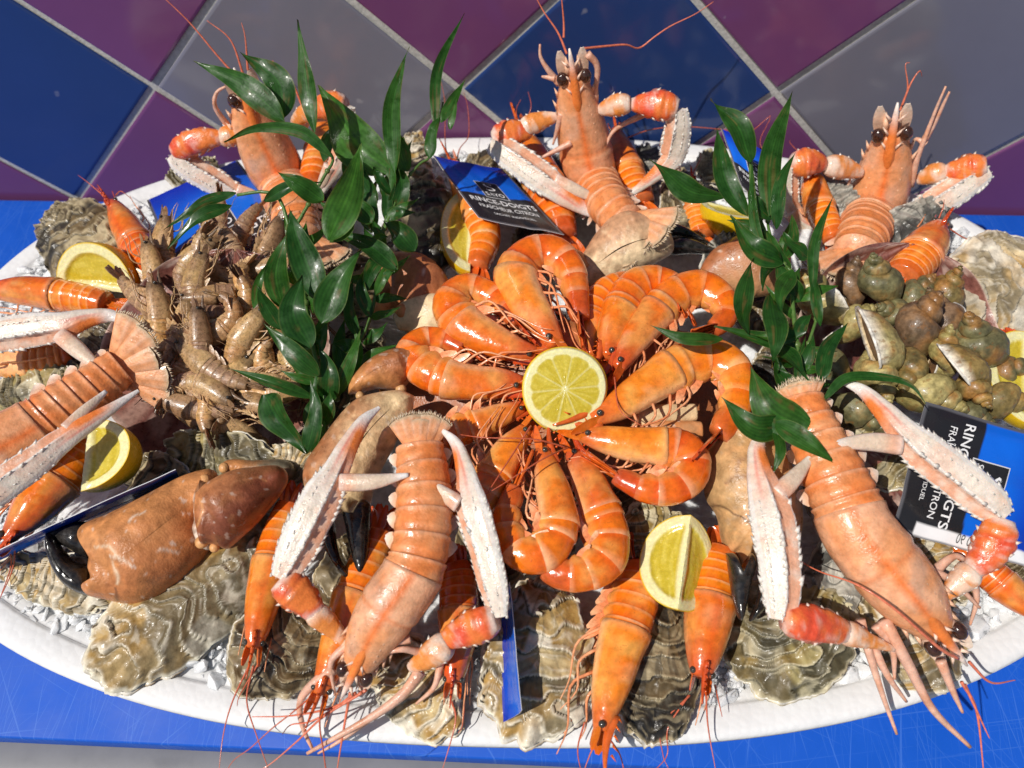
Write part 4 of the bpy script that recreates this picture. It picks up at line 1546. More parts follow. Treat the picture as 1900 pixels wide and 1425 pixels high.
def leaf(root, pl, pts, hwpx, off, seed, bright=0.0, tilt=None):
    rnd = np.random.RandomState(seed)
    if len(pts) == 2:
        a, b = np.array(pts[0], float), np.array(pts[1], float)
        pr = np.array([-(b - a)[1], (b - a)[0]]) * rnd.uniform(-.10, .10)
        pts = [tuple(a), tuple((a + b) / 2 + pr), tuple(b)]
    m = len(pts)
    rise = rnd.uniform(.2, .9)
    P = np.array([pl.at(x, y, off + rise * math.sin(PI * .75 * k / (m - 1))) for k, (x, y) in enumerate(pts)])
    S = spline(P, 26)
    hw = hwpx * cpp(S[13])
    tl = np.array(tilt if tilt is not None else (rnd.uniform(-.45, .45), rnd.uniform(-.35, .35)))
    Nn = nz(TOCAM * .5 + pl.n * .5 + RT * tl[0] + UP * tl[1])
    T, L, D = frames(S, Nn)
    u = np.linspace(0, 1, 26)[:, None]; v = np.linspace(-1, 1, 17)[None, :]
    w = hw * .87 * np.clip(np.sin(PI * np.clip(u, 0, 1) ** .72), 0, 1) ** .9 * (1 - .42 * u ** 1.5) * (1 - sstep(.80, 1.0, u) * .25)
    w = np.maximum(w, .015); w[0] = .04
    wav = .16 * np.sin(u * rnd.uniform(5, 10) + rnd.rand() * 6) * v ** 2 * np.sign(v) * hw + .08 * hw * np.sin(u * 9 + rnd.rand() * 6)
    tw = rnd.uniform(-.9, .9) * (u - .3)
    z = hw * (rnd.uniform(-.08, .26) * np.abs(v) ** 1.2 * np.sin(PI * u)) + wav + tw * v * w * .8 + .016 * np.cos(v * 26) * hw * .6
    G = S[:, None, :] + L[:, None, :] * (w * v)[..., None] + D[:, None, :] * z[..., None]
    base = mixc((.018, .080, .012), (.060, .190, .020), bright + rnd.uniform(-.1, .15))
    nse = fbm(STK([u * 2 + 0 * v, v * 6 + 0 * u, 0 * u * v + seed], -1), seed, 3)
    Cg = base * (.75 + .5 * nse)[..., None]
    Cg = mixc(Cg, np.asarray(base) * 1.7, sstep(.1, .0, np.abs(v) + 0 * u) * .4)
    Cg = Cg * (1 + .16 * np.cos(v * PI * 8))[..., None]
    Cg = mixc(Cg, (.13, .10, .03), sstep(.70, .78, fbm(STK([u * 5 + 0 * v, v * 3 + 0 * u, 0 * u * v + seed * 3], -1), seed + 1, 2)) * .6 + sstep(.93, 1, u + 0 * v) * .4)
    Cg = mixc(Cg, (.16, .22, .06), sstep(.95, 1.0, np.abs(v) + 0 * u) * .5)
    mb = MB(); mb.grid(G, Cg)
    o = mb.obj('leaf', M['leaf'], root)
    return o


def stem(root, pl, pts, r, off=0.0):
    P = np.array([pl.at(x, y, off) for x, y in pts])
    S = spline(P, 40)
    mb = MB()
    mb.tube(S, np.linspace(r, r * .6, 40), n=8, C=(.075, .15, .03))
    for k in (0.0, .25, .5, .75):
        mb.ball(S[int(k * 39)], r * 1.5, (.10, .16, .04), n=6)
    return mb.obj('stem', M['stem'], root)
# ================================================================== the platter, object by object
def zp(px, py):
    """Height of the heap under a spot of the picture, cm."""
    return 8.6 + 4.4 * math.exp(-((px - 1040) / 430.) ** 2 - ((py - 720) / 300.) ** 2)


# ------------------------------------------------------------------ oysters
OYS = [
    # hinge px, far end px, width px, z at both ends, style, tilt, label
    ((85, 395), (215, 505), 128, 8.6, 9.0, 'dark', (-.1, .1), 'dark rounded oyster behind the lemon wedge at the far left rim'),
    ((395, 300), (330, 350), 66, 8.0, 8.4, 'olive', (0, 0), 'small olive oyster peeping out above the blue sachet at the back rim'),
    ((770, 250), (750, 350), 70, 10.5, 9.5, 'tan', (.1, 0), 'yellowish upright oyster behind the big glossy leaves'),
    ((800, 335), (750, 545), 128, 10.0, 10.5, 'dark', (-.1, .1), 'dark brown oyster standing between the left greenery and the lemon wedge'),
    ((870, 300), (985, 345), 72, 8.8, 9.4, 'dark', (0, .1), 'dark oyster between the tilted sachet and the white foam rim'),
    ((1040, 290), (1060, 400), 60, 8.6, 9, 'grey', (0, 0), 'grey oyster in the shade under the middle rear langoustine'),
    ((1190, 275), (1235, 330), 58, 8.6, 9, 'grey', (.1, 0), 'small grey oyster at the back right of the middle rear langoustine'),
    ((1260, 320), (1290, 460), 84, 9.2, 9.8, 'dark', (.1, 0), 'dark oyster beneath the glossy leaf right of the upright claw'),
    ((1385, 425), (1325, 520), 76, 10.2, 10.4, 'grey', (.1, .1), 'grey ribbed oyster beside the black crab claw tip'),
    ((1310, 285), (1350, 345), 62, 8.4, 8.8, 'olive', (0, 0), 'brown oyster edge at the back rim behind the right greenery'),
    ((1750, 385), (1655, 470), 92, 8.8, 9.3, 'grey', (.1, 0), 'grey green oyster under the white claw of the right rear langoustine'),
    ((1735, 590), (1930, 490), 168, 8.9, 8.6, 'light', (.1, .05), 'large pale cream oyster on the right rim'),
    ((-20, 745), (150, 705), 86, 8.8, 9.6, 'olive', (-.1, 0), 'olive oyster under the left claws at the frame edge'),
    ((135, 690), (225, 610), 72, 9.6, 9.8, 'dark', (0, 0), 'dark oyster between the open langoustine claw and the small shrimps'),
    ((310, 835), (520, 880), 105, 8.9, 9.2, 'olive', (0, -.2), 'greenish oyster carrying the scallop shell of small shrimps'),
    ((10, 1050), (205, 1105), 88, 8.0, 8.2, 'tan', (0, -.1), 'tan oyster lying on the ice below the black claw tip'),
    ((520, 985), (185, 1250), 158, 8.9, 8.2, 'tan', (.0, .0), 'long ruffled tan oyster under the big brown crab claw'),
    ((600, 1120), (445, 1275), 150, 8.9, 8.3, 'dark', (0, -.1), 'dark knobbly oyster under the prawn and the front left claw'),
    ((690, 985), (620, 1150), 110, 9.6, 9.0, 'dark', (0, 0), 'dark green oyster below the black crab fingers'),
    ((700, 1190), (835, 1350), 125, 8.5, 7.9, 'tan', (.1, -.1), 'small cream oyster on the front rim under the langoustine legs'),
    ((1010, 1075), (985, 1370), 178, 9.3, 8.3, 'tan', (0, 0), 'long cream oyster at the front centre beside the upright blue sachet'),
    ((1235, 1110), (1205, 1375), 132, 9.2, 8.1, 'dark', (.05, -.05), 'long dark mossy oyster right of the front prawn'),
    ((1175, 945), (1280, 1075), 118, 10.3, 9.8, 'olive', (0, 0), 'olive oyster under the curled prawns and the front lemon wedge'),
    ((1400, 1085), (1530, 1270), 205, 8.9, 8.1, 'olive', (0, -.1), 'broad brown oyster under the red elbow of the front right claw'),
    ((1560, 985), (1520, 1200), 86, 9.6, 8.8, 'grey', (-.2, 0), 'narrow grey oyster between the claw and the right langoustine'),
    ((1600, 1100), (1770, 1255), 150, 8.8, 8.0, 'tan', (.1, -.1), 'tan oyster under the head of the right front langoustine'),
    ((1690, 1000), (1790, 1110), 96, 9.3, 8.7, 'tan', (.1, 0), 'pale oyster between the right langoustine and the lying sachet'),
    ((1560, 770), (1690, 890), 104, 10.0, 10.0, 'olive', (0, .1), 'olive oyster with a rough crust beneath the open right claw'),
    ((1850, 1030), (1950, 1110), 92, 8.8, 8.4, 'dark', (.1, 0), 'dark oyster at the right edge behind the blue sachet'),
    ((505, 835), (580, 880), 60, 9.6, 9.6, 'light', (0, 0), 'sliver of a pale oyster under the lowest leaf of the left greenery'),
    ((1490, 320), (1570, 390), 70, 8.6, 8.8, 'grey', (0, 0), 'grey oyster behind the red elbow of the right rear langoustine'),
    ((240, 860), (340, 930), 90, 8.6, 8.6, 'dark', (0, 0), 'dark oyster in the gap right of the left lemon wedge'),
]
OYS_GAP_FILL = [((900, 930), (930, 1080), 120), ((690, 590), (650, 480), 110), ((1420, 620), (1400, 500), 110), ((1330, 860), (1260, 760), 110), ((620, 470), (560, 360), 100), ((1500, 880), (1600, 960), 100), ((860, 1090), (880, 1200), 90), ((700, 700), (620, 640), 120), ((760, 620), (830, 560), 120), ((960, 640), (1010, 560), 130), ((1150, 620), (1250, 640), 130), ((960, 840), (880, 860), 130), ((1120, 900), (1200, 880), 120), ((1010, 960), (1080, 980), 120), ((570, 900), (600, 960), 100), ((560, 720), (640, 780), 110), ((1400, 720), (1480, 700), 120), ((1450, 600), (1520, 620), 120), ((1300, 430), (1230, 400), 100), ((960, 430), (1040, 470), 110), ((270, 600), (240, 690), 90)]  # added dark oysters laid low so gaps in the heap look deeply shaded
for i, (h0, h1, w, z0, z1, st, tl, lb) in enumerate(OYS):
    oyster(lb, h0, h1, w, z0, z1, st, 11 + i * 7, tl, group='oysters laid on the ice')
for i, (h0, h1, w) in enumerate(OYS_GAP_FILL):
    oyster('added dark oyster standing in for the deep shade between crab, prawns and leaves', h0, h1, w, 7.4, 7.6, 'dark', 501 + i * 3, (0, 0), group='oysters laid on the ice')

# ------------------------------------------------------------------ brown crab under the prawns, with its claws and shell
CK = CB
t = thing('brown_crab', W(1050, 740, z=9.5), 'whole brown crab lying under the ring of pink prawns, two black tipped claws forward', 'crab')
crab = t
crab_seg(t, 'carapace', [(720, 680, 40, 8.8), (800, 715, 120, 9.2), (1050, 760, 165, 9.6), (1300, 735, 120, 9.2), (1390, 710, 40, 8.8)], 9, crab_col(CK['brown'], CK['orange'], 's', -1, .6), flat=.3, lump=.03, m=40)
BR, OG, CR = (.36, .125, .045), (.58, .245, .085), (.70, .50, .27)
c1 = slab(t, 'claw', [(768, 734), (742, 724), (700, 728), (663, 739), (637, 762), (610, 796), (589, 826), (570, 853), (562, 882), (568, 912), (588, 948), (612, 962), (637, 950), (653, 952), (671, 932), (687, 938), (694, 910), (710, 868), (728, 836), (745, 800), (765, 765)],
          [(735, 752), (690, 800), (650, 860), (640, 915)], 11.9, 2.1, grad(BR, CR, (600, 800), (690, 850), .35, .2, seed=61), seed=61)
slab(c1, 'finger', [(634, 948), (640, 975), (646, 1005), (655, 1040), (664, 1068), (674, 1070), (682, 1044), (687, 1000), (688, 940), (672, 926), (660, 938), (652, 950)], [(662, 950), (666, 1000), (669, 1050)], 12.0, .9, BLK, 'crab_black', 62)
slab(c1, 'finger', [(588, 944), (594, 985), (606, 1025), (628, 1060), (652, 1080), (658, 1074), (636, 1044), (626, 1012), (622, 975), (616, 952)], [(604, 958), (612, 1010), (634, 1052)], 11.6, .85, BLK, 'crab_black', 63)
slab(c1, 'wrist', [(647, 732), (648, 715), (663, 687), (697, 660), (735, 646), (770, 642), (785, 660), (775, 690), (757, 712), (742, 724), (700, 722), (670, 730)], [(672, 708), (710, 685), (760, 668)], 12.2, 1.6, grad((.60, .26, .09), BR, (700, 720), (720, 660), .4, .3, seed=64, rim=(.55, .25, .10)), seed=64)
for q in ((744, 722, .32), (668, 734, .26)):
    mb = MB(); p_ = W(q[0], q[1], z=12.2); mb.ball(p_, q[2], (.62, .36, .16), n=8); mb.obj('hinge', M['crab'], c1)
c2 = slab(t, 'claw', [(1345, 778), (1322, 815), (1310, 850), (1306, 890), (1309, 925), (1329, 958), (1337, 1000), (1347, 1028), (1362, 1030), (1379, 1054), (1392, 1028), (1415, 1040), (1450, 1044), (1480, 1012), (1490, 955), (1478, 890), (1455, 825), (1420, 775), (1380, 765)],
          [(1385, 810), (1392, 880), (1398, 960)], 11.4, 2.0, grad((.50, .30, .13), (.60, .30, .12), (1320, 900), (1480, 900), .5, .1, [(1318, 944, 1395, 968, (.08, .04, .02)), (1340, 895, 1440, 900, (.25, .12, .05)), (1360, 880, 1395, 850, (.30, .15, .07))], seed=65), seed=65)
slab(c2, 'finger', [(1346, 1026), (1352, 1070), (1359, 1112), (1368, 1144), (1378, 1150), (1386, 1122), (1395, 1080), (1404, 1044), (1393, 1026), (1379, 1054), (1364, 1028)], [(1374, 1062), (1374, 1100), (1374, 1130)], 11.9, .95, BLK, 'crab_black', 66)
slab(c2, 'finger', [(1404, 1036), (1440, 1042), (1436, 1085), (1424, 1122), (1396, 1152), (1390, 1146), (1404, 1110), (1408, 1070)], [(1422, 1056), (1418, 1090), (1404, 1130)], 11.4, .85, BLK, 'crab_black', 67)
crab_seg(t, 'leg', [(1290, 765, 16, 11.8), (1220, 770, 20, 12), (1170, 775, 16, 12)], 12, crab_col(CK['orange'], CK['cream'], 's', 1), lump=.02)
crab_seg(t, 'leg', [(1300, 800, 18, 11.4), (1240, 800, 22, 11.6), (1190, 790, 16, 11.6)], 12, crab_col(CK['cream'], CK['orange'], 's', 1), lump=.02)

t = thing('crab_shell', W(760, 560, z=10), 'brown and pale crab body piece between the left greenery and the prawn ring', 'crab', 'loose crab pieces')
crab_seg(t, 'shell', [(700, 545, 26, 11.0), (735, 520, 52, 11.4), (780, 535, 56, 11.4), (825, 560, 30, 11.0)], 11.2, crab_col(CK['brown'], CK['orange'], 's', -1, .5, 21), flat=.8)
crab_seg(t, 'underside', [(735, 600, 14, 10.9), (765, 588, 36, 11.1), (810, 590, 44, 11.1), (850, 600, 20, 10.8)], 11, crab_col(CK['cream'], (.74, .56, .33), 's', 1, .5, 22), flat=.7)
crab_seg(t, 'joint', [(690, 570, 14, 11), (712, 562, 19, 11.3), (730, 560, 10, 11.2)], 11, CK['orange'], flat=.9, n=14)
crab_seg(t, 'joint', [(736, 578, 8, 11.3), (750, 578, 16, 11.5), (766, 582, 9, 11.4)], 11, CK['orange'], flat=.9, n=14)
t = thing('crab_shell', W(1370, 500, z=10), 'smooth pinkish brown crab shell piece behind the curled right prawns', 'crab', 'loose crab pieces')
crab_seg(t, 'shell', [(1310, 520, 24, 10.6), (1350, 500, 48, 11), (1400, 495, 60, 11.2), (1450, 510, 40, 10.8)], 11, crab_col((.52, .27, .13), CK['brown'], 'c', -1, .5, 31), flat=.75)

# big detached claw, front left
t = thing('crab_claw', W(300, 1000, z=9), 'big brown crab claw with black fingers lying front left', 'crab claw', 'loose crab pieces')
DKR, MID = (.20, .055, .026), (.46, .165, .055)
slab(t, 'palm', [(363, 874), (330, 886), (263, 922), (200, 953), (158, 970), (146, 989), (160, 1010), (169, 1026), (167, 1048), (172, 1072), (154, 1086), (166, 1104), (200, 1113), (253, 1122), (303, 1106), (355, 1067), (390, 1026), (394, 1006), (386, 960), (392, 915), (405, 885), (390, 870)],
     [(365, 930), (320, 975), (255, 1025), (205, 1060)], 10.2, 2.5, grad(OG, MID, (250, 950), (310, 1080), .55, .45, [(195, 1013, 250, 1034, (.66, .50, .34)), (232, 1038, 226, 1080, (.68, .52, .36)), (310, 1018, 345, 1030, (.66, .50, .38)), (226, 1084, 222, 1112, (.12, .05, .025)), (262, 975, 290, 955, (.74, .60, .46)), (225, 1030, 262, 1050, (.74, .6, .46))], seed=71, rim=(.60, .26, .09)), seed=71, bumpy=.035)
slab(t, 'finger', [(176, 1108), (150, 1102), (124, 1087), (104, 1063), (91, 1036), (85, 1010), (88, 988), (104, 1000), (120, 1022), (140, 1040), (166, 1050), (174, 1074)], [(158, 1080), (130, 1066), (108, 1036), (94, 1006)], 9.8, 1.15, BLK, 'crab_black', 72)
slab(t, 'finger', [(170, 968), (140, 968), (110, 976), (86, 990), (92, 1000), (120, 1014), (150, 1030), (172, 1034)], [(158, 1000), (130, 992), (102, 990)], 10.0, 1.2, BLK, 'crab_black', 73)
slab(t, 'wrist', [(366, 914), (388, 893), (432, 872), (474, 866), (505, 863), (522, 866), (534, 880), (531, 902), (506, 938), (479, 970), (453, 994), (424, 1018), (408, 1014), (392, 1010), (376, 1010), (369, 985), (364, 950)],
     [(395, 955), (430, 935), (470, 912), (505, 888)], 11.7, 2.2, grad((.50, .20, .075), DKR, (400, 880), (455, 950), .35, .35, [(385, 925, 372, 985, (.60, .27, .10)), (440, 905, 500, 890, (.42, .17, .07))], seed=74, rim=(.52, .22, .085)), seed=74, bumpy=.03)
for q in ((374, 1006, 11.4, .34), (380, 892, 11.6, .36), (398, 1016, 11.2, .26), (416, 868, 11.2, .3)):
    mb = MB(); mb.ball(W(q[0], q[1], z=q[2]), q[3], (.64, .33, .13), n=8); mb.obj('hinge', M['crab'], t)
slab(t, 'membrane', [(372, 890), (356, 930), (356, 980), (372, 1014), (392, 1016), (384, 960), (392, 905)], [(374, 920), (370, 980)], 11.0, .9, grad((.28, .13, .06), (.66, .56, .46), (360, 940), (390, 960), .6, seed=75), seed=75)
slab(t, 'arm', [(408, 872), (412, 860), (430, 852), (470, 854), (520, 852), (545, 862), (548, 880), (530, 892), (480, 884), (430, 880)], [(425, 866), (480, 868), (530, 872)], 10.4, .9, grad(OG, (.14, .12, .08), (440, 860), (500, 870), .9, seed=76), seed=76)

# pale claw at the back, seen from below
t = thing('crab_claw', W(1170, 470, z=10), 'pale cream crab claw with black tips under the tail of the middle rear langoustine', 'crab claw', 'loose crab pieces')
slab(t, 'palm', [(1076, 480), (1068, 505), (1076, 536), (1090, 539), (1132, 525), (1189, 504), (1222, 486), (1248, 468), (1249, 445), (1236, 424), (1205, 402), (1150, 392), (1108, 430)], [(1098, 502), (1150, 465), (1215, 445)], 11.4, 1.7,
     grad((.56, .30, .16), (.76, .60, .37), (1130, 430), (1165, 490), .3, .1, seed=81), seed=81)
slab(t, 'finger', [(1238, 446), (1262, 440), (1290, 445), (1322, 459), (1340, 466), (1316, 471), (1276, 472), (1240, 472)], [(1252, 457), (1285, 458), (1320, 464)], 11.0, .75, BLK, 'crab_black', 82)
slab(t, 'finger', [(1228, 412), (1250, 414), (1278, 424), (1312, 446), (1328, 460), (1296, 444), (1262, 440), (1236, 438)], [(1245, 426), (1275, 433), (1310, 449)], 11.2, .6, BLK, 'crab_black', 83)
crab_seg(t, 'wrist', [(1040, 470, 20, 10.8), (1058, 490, 30, 11), (1085, 510, 22, 11)], 11, crab_col(CK['orange'], CK['brown'], 's', -1, .4, 53), flat=.9)

# ------------------------------------------------------------------ the ring of pink prawns
RG = 'curled pink prawns in a ring around the half lemon'
ring = [
    ('curled pink prawn at the top of the ring, touching the half lemon from above', 13.6, -84,
     [(1040, 648, 14), (1008, 600, 34), (977, 552, 42), (962, 508, 43), (985, 476, 38), (1025, 472, 36), (1056, 503, 32), (1068, 550, 26), (1075, 595, 19), (1080, 632, 10)]),
    ('curled pink prawn just left of the top one, head touching the half lemon', 13.3, -84,
     [(1005, 658, 12), (955, 645, 27), (903, 622, 38), (860, 597, 43), (842, 566, 41), (864, 540, 34), (900, 545, 28), (930, 568, 22), (962, 602, 15), (986, 630, 8)]),
    ('curled pink prawn pointing left, below the second one and above the langoustine tail', 13.0, -84,
     [(978, 712, 14), (930, 708, 31), (880, 706, 36), (828, 698, 40), (788, 680, 40), (768, 655, 36), (788, 633, 28), (822, 632, 23), (856, 646, 18), (888, 668, 10)]),
    ('pink prawn mostly hidden behind the front langoustine tail, lower left of the ring', 12.6, -78,
     [(975, 752, 12), (925, 770, 26), (880, 788, 32), (840, 800, 34), (805, 812, 30), (790, 836, 26), (806, 858, 22), (830, 868, 16)]),
    ('pink prawn pointing down left of the lemon, partly behind a white claw', 12.9, -70,
     [(978, 792, 14), (945, 832, 32), (915, 880, 38), (885, 930, 38), (850, 940, 32), (832, 910, 26), (838, 880, 20), (850, 862, 12)]),
    ('fat curled pink prawn at the bottom left of the ring, lying on its neighbour', 13.3, -84,
     [(1003, 826, 12), (1014, 880, 30), (1027, 932, 38), (1030, 985, 42), (1006, 1024, 41), (966, 1022, 36), (944, 985, 32), (946, 940, 26), (960, 900, 17), (975, 868, 8)]),
    ('fat curled pink prawn at the ring bottom, its tail hidden under its left neighbour', 12.7, -84,
     [(1055, 833, 12), (1082, 882, 32), (1104, 932, 39), (1124, 985, 43), (1120, 1034, 44), (1082, 1060, 38), (1040, 1062, 32), (1010, 1042, 26), (1000, 1018, 16)]),
    ('curled pink prawn at the lower right of the ring, above the front lemon wedge', 13.2, -84,
     [(1070, 806, 12), (1120, 818, 28), (1170, 828, 35), (1222, 832, 38), (1266, 838, 41), (1280, 872, 40), (1252, 902, 35), (1208, 906, 31), (1168, 894, 23), (1130, 872, 15), (1110, 852, 9)]),
    ('big arched pink prawn on the right of the ring, legs hanging below its bend', 13.5, -84,
     [(1090, 786, 12), (1150, 755, 31), (1210, 716, 40), (1266, 682, 44), (1320, 668, 43), (1358, 690, 39), (1366, 735, 35), (1350, 780, 29), (1320, 815, 20), (1290, 835, 11)]),
    ('arched pink prawn at the upper right of the ring, below the smooth crab shell', 13.2, -84,
     [(1143, 692, 12), (1174, 642, 28), (1213, 592, 37), (1255, 550, 39), (1304, 538, 37), (1340, 563, 31), (1342, 594, 23), (1312, 612, 17), (1280, 620, 10)]),
    ('straighter pink prawn between the top one and the arched upper right one', 12.9, -60,
     [(1128, 672, 14), (1138, 630, 33), (1155, 582, 40), (1180, 540, 42), (1220, 528, 36), (1258, 545, 28), (1270, 580, 18)]),
    ('pink prawn lying deepest, showing as an orange strip right of the top prawn', 12.3, -40,
     [(1100, 668, 14), (1096, 625, 28), (1102, 578, 33), (1125, 546, 32), (1160, 530, 28), (1190, 540, 18)]),
]
RANT = {4: [[(985, 790, 14), (940, 860, 14.6), (890, 930, 14.8), (830, 965, 14)]], 6: [[(1055, 830, 14), (1010, 850, 15), (930, 900, 15), (880, 930, 14.6)], [(1050, 830, 14), (990, 815, 15), (900, 812, 15), (850, 806, 14.6)]],
        9: [[(1140, 700, 14), (1150, 760, 14.4), (1190, 790, 14.2)]]}
for k, (lb, z, roll, pts) in enumerate(ring):
    prawn(lb, pts, z, roll, 100 + k, RG, legs=8, uc=.345, antc=0, ants=None if k not in (4, 6, 9) else RANT[k])

lemon_half('half lemon cut side up in the middle of the prawn ring', 1048, 722, 14.6, 80, (.04, -.02, 1), 3)

# ------------------------------------------------------------------ other prawns around the rim
PG = 'pink prawns tucked around the rim'
prawn('straight pink prawn pointing left off the frame, above the upper left claw', [(-5, 540, 18), (40, 541, 28), (90, 546, 31), (140, 553, 31), (185, 562, 28), (222, 572, 18)], 10.4, -35, 201, PG, uc=.5, flare=.28)
prawn('pink prawn pointing up at the back left, between dark oyster and sachet', [(216, 388, 16), (232, 415, 26), (252, 448, 30), (272, 480, 30), (288, 505, 24), (300, 525, 14)], 10.4, 10, 202, PG, uc=.5, flare=.28,
      ants=[[(200, 370, 10.6), (165, 340, 11), (145, 325, 11)], [(215, 362, 10.6), (225, 355, 11.5), (245, 370, 11)]])
prawn('large pink prawn pointing down left beside the left lemon wedge', [(25, 985, 22), (60, 945, 42), (98, 900, 50), (135, 858, 48), (165, 820, 34), (185, 800, 20)], 10.6, 40, 203, PG, uc=.5, flare=.28,
      ants=[[(15, 1010, 10), (20, 1050, 9), (0, 1110, 8)], [(28, 1010, 10), (22, 1060, 9), (-5, 1120, 8)]])
prawn('pink prawn pointing straight down at the front left, beside the long tan oyster', [(476, 1175, 22), (488, 1115, 33), (502, 1060, 38), (520, 1000, 37), (538, 950, 32), (552, 915, 22)], 10.4, 14, 204, PG, uc=.5, flare=.28,
      ants=[[(462, 1235, 9.8), (432, 1300, 9), (415, 1360, 8.4), (406, 1432, 7.9)], [(470, 1235, 9.8), (458, 1300, 9), (478, 1370, 8.4), (500, 1432, 7.9)], [(480, 1230, 9.8), (445, 1290, 9), (440, 1310, 8.6)]])
prawn('glossy orange prawn on the left of the front langoustine, head down behind its legs', [(604, 1262, 22), (628, 1200, 36), (652, 1130, 42), (676, 1070, 42), (698, 1010, 36), (714, 960, 26)], 10.6, 5, 205, PG, uc=.5, flare=.28)
prawn('orange prawn right of the front langoustine, head down in the shade of its claw', [(844, 1240, 24), (850, 1180, 36), (852, 1120, 38), (848, 1070, 34), (838, 1030, 24)], 10.0, 0, 206, PG, uc=.5, flare=.28,
      ants=[[(838, 1300, 9), (845, 1340, 8.6), (820, 1432, 8)], [(862, 1300, 9), (858, 1345, 8.6), (850, 1360, 8.3)]])
prawn('pink prawn lying on its side at the front centre, head over the rim', [(1118, 1330, 24), (1130, 1270, 40), (1144, 1210, 47), (1162, 1150, 50), (1178, 1095, 48), (1184, 1050, 38), (1176, 1015, 22)], 9.9, 62, 207, PG, uc=.5, flare=.28, legs=7,
      ants=[[(1110, 1370, 9), (1095, 1400, 8.6), (1080, 1440, 8.2)], [(1085, 1340, 9.4), (1072, 1390, 8.6), (1080, 1440, 8)], [(1130, 1370, 9), (1150, 1400, 8.6), (1160, 1440, 8.2)]])
prawn('pink prawn under the front lemon wedge, head down with both eyes showing', [(1304, 1225, 30), (1312, 1160, 44), (1322, 1095, 46), (1332, 1040, 40), (1342, 1000, 26)], 9.9, 4, 208, PG, uc=.5, flare=.28,
      ants=[[(1278, 1290, 9), (1240, 1350, 8.5), (1238, 1400, 8), (1215, 1430, 7.9)], [(1310, 1290, 9), (1314, 1350, 8.4), (1328, 1430, 7.9)], [(1326, 1270, 9), (1340, 1330, 8.5)], [(1280, 1290, 9), (1228, 1345, 8.5), (1230, 1400, 8), (1240, 1425, 7.9)]])
prawn('pink prawn at the lower right edge pointing off the frame under the sachet', [(1925, 1135, 20), (1885, 1105, 30), (1850, 1075, 33), (1815, 1045, 30), (1790, 1020, 20)], 10.2, -20, 209, PG, uc=.5, flare=.28)
prawn('pink prawn pointing up at the back right beside the big pale oyster', [(1736, 428, 22), (1722, 452, 36), (1702, 480, 40), (1680, 508, 36), (1664, 530, 24)], 10.8, 0, 210, PG, uc=.5, flare=.28,
      ants=[[(1755, 420, 11), (1800, 445, 10), (1850, 438, 9)], [(1742, 405, 11.5), (1750, 385, 12), (1752, 370, 12)]])
prawn('dark headed prawn pointing up behind the left claw of the right rear langoustine', [(1505, 328, 18), (1512, 358, 25), (1524, 395, 27), (1540, 430, 24), (1556, 460, 16)], 9.6, 0, 211, PG, uc=.5, flare=.28)
prawn('orange prawn pointing up right behind the middle rear langoustine', [(1145, 255, 15), (1152, 285, 26), (1166, 322, 30), (1182, 360, 30), (1198, 395, 20)], 9.6, 0, 212, PG, uc=.5, flare=.28,
      ants=[[(1165, 255, 10), (1210, 240, 10), (1270, 235, 9.5), (1340, 240, 9), (1390, 245, 9), (1430, 215, 10), (1410, 262, 9), (1425, 290, 8.5)]])
prawn('orange prawn pointing up behind the left claw of the middle rear langoustine', [(968, 250, 16), (982, 285, 30), (1005, 335, 38), (1026, 385, 38), (1042, 430, 30), (1050, 470, 18)], 9.9, 0, 213, PG, uc=.5, flare=.28,
      ants=[[(962, 240, 10), (958, 205, 11), (966, 185, 12)], [(970, 240, 10), (985, 200, 11), (980, 170, 12)]])
prawn('orange prawn tail under the printed tilted sachet, beside the lemon wedge', [(848, 320, 18), (868, 360, 28), (890, 405, 33), (900, 445, 30), (890, 485, 24), (878, 525, 16)], 11.2, 10, 214, PG, uc=.5, flare=.28)
prawn('orange prawn in shade right of the left rear langoustine', [(610, 215, 16), (604, 250, 26), (592, 295, 30), (582, 335, 26), (575, 370, 18)], 9.6, 0, 215, PG, uc=.5, flare=.28)
prawn('dark orange prawn in the shade under the upper left langoustine claw', [(-15, 672, 22), (30, 672, 34), (80, 668, 36), (125, 658, 30), (155, 648, 18)], 9.8, 170, 216, PG, uc=.5, flare=.28)
prawn('orange prawn glimpsed under the back right lemon wedge', [(1285, 352, 14), (1290, 385, 24), (1297, 420, 26), (1308, 455, 20)], 9.8, 0, 217, PG, uc=.5, flare=.28)
prawn('orange prawn tip at the right edge above the lemon wedge', [(1925, 700, 16), (1905, 672, 24), (1885, 645, 26), (1868, 618, 18)], 9.2, 0, 218, PG, uc=.5, flare=.28)
# ------------------------------------------------------------------ langoustines
# left rear, standing up against the wall behind the greenery
la = langoustine('langoustine standing upright at the back left, its head half covered by leaves',
                 [(456, 178, 22, -6.2), (472, 228, 42, -6.2), (500, 290, 50, -6.6), (527, 345, 50, -7.2), (542, 385, 46, 10.2), (552, 420, 42, 10.6), (557, 445, 38, 10.8)], 10, 'z', 301, uc=.62,
                 tail_dir=cam_dir(.1, -.8, .5), fan_len=1.0,
                 legs=[[(428, 240, -6.5), (400, 200, -6.6), (402, 172, -6.4), (424, 158, -6.3)], [(560, 245, -6.4), (575, 225, -6.2), (618, 222, -6.5), (660, 235, -7)], [(470, 330, -7.6), (455, 300, -7.4), (440, 270, -7)], [(530, 200, -6), (525, 160, -5.6), (508, 120, -5.3)]],
                 ants=[[(446, 150, -6), (405, 105, -5.4), (350, 40, -4.6), (285, -22, -4)], [(452, 140, -6), (428, 75, -5.2), (384, 38, -4.6)], [(460, 130, -6), (455, 70, -5.4), (448, 42, -5)], [(560, 195, -6.2), (540, 150, -5.6), (505, 112, -5)]])
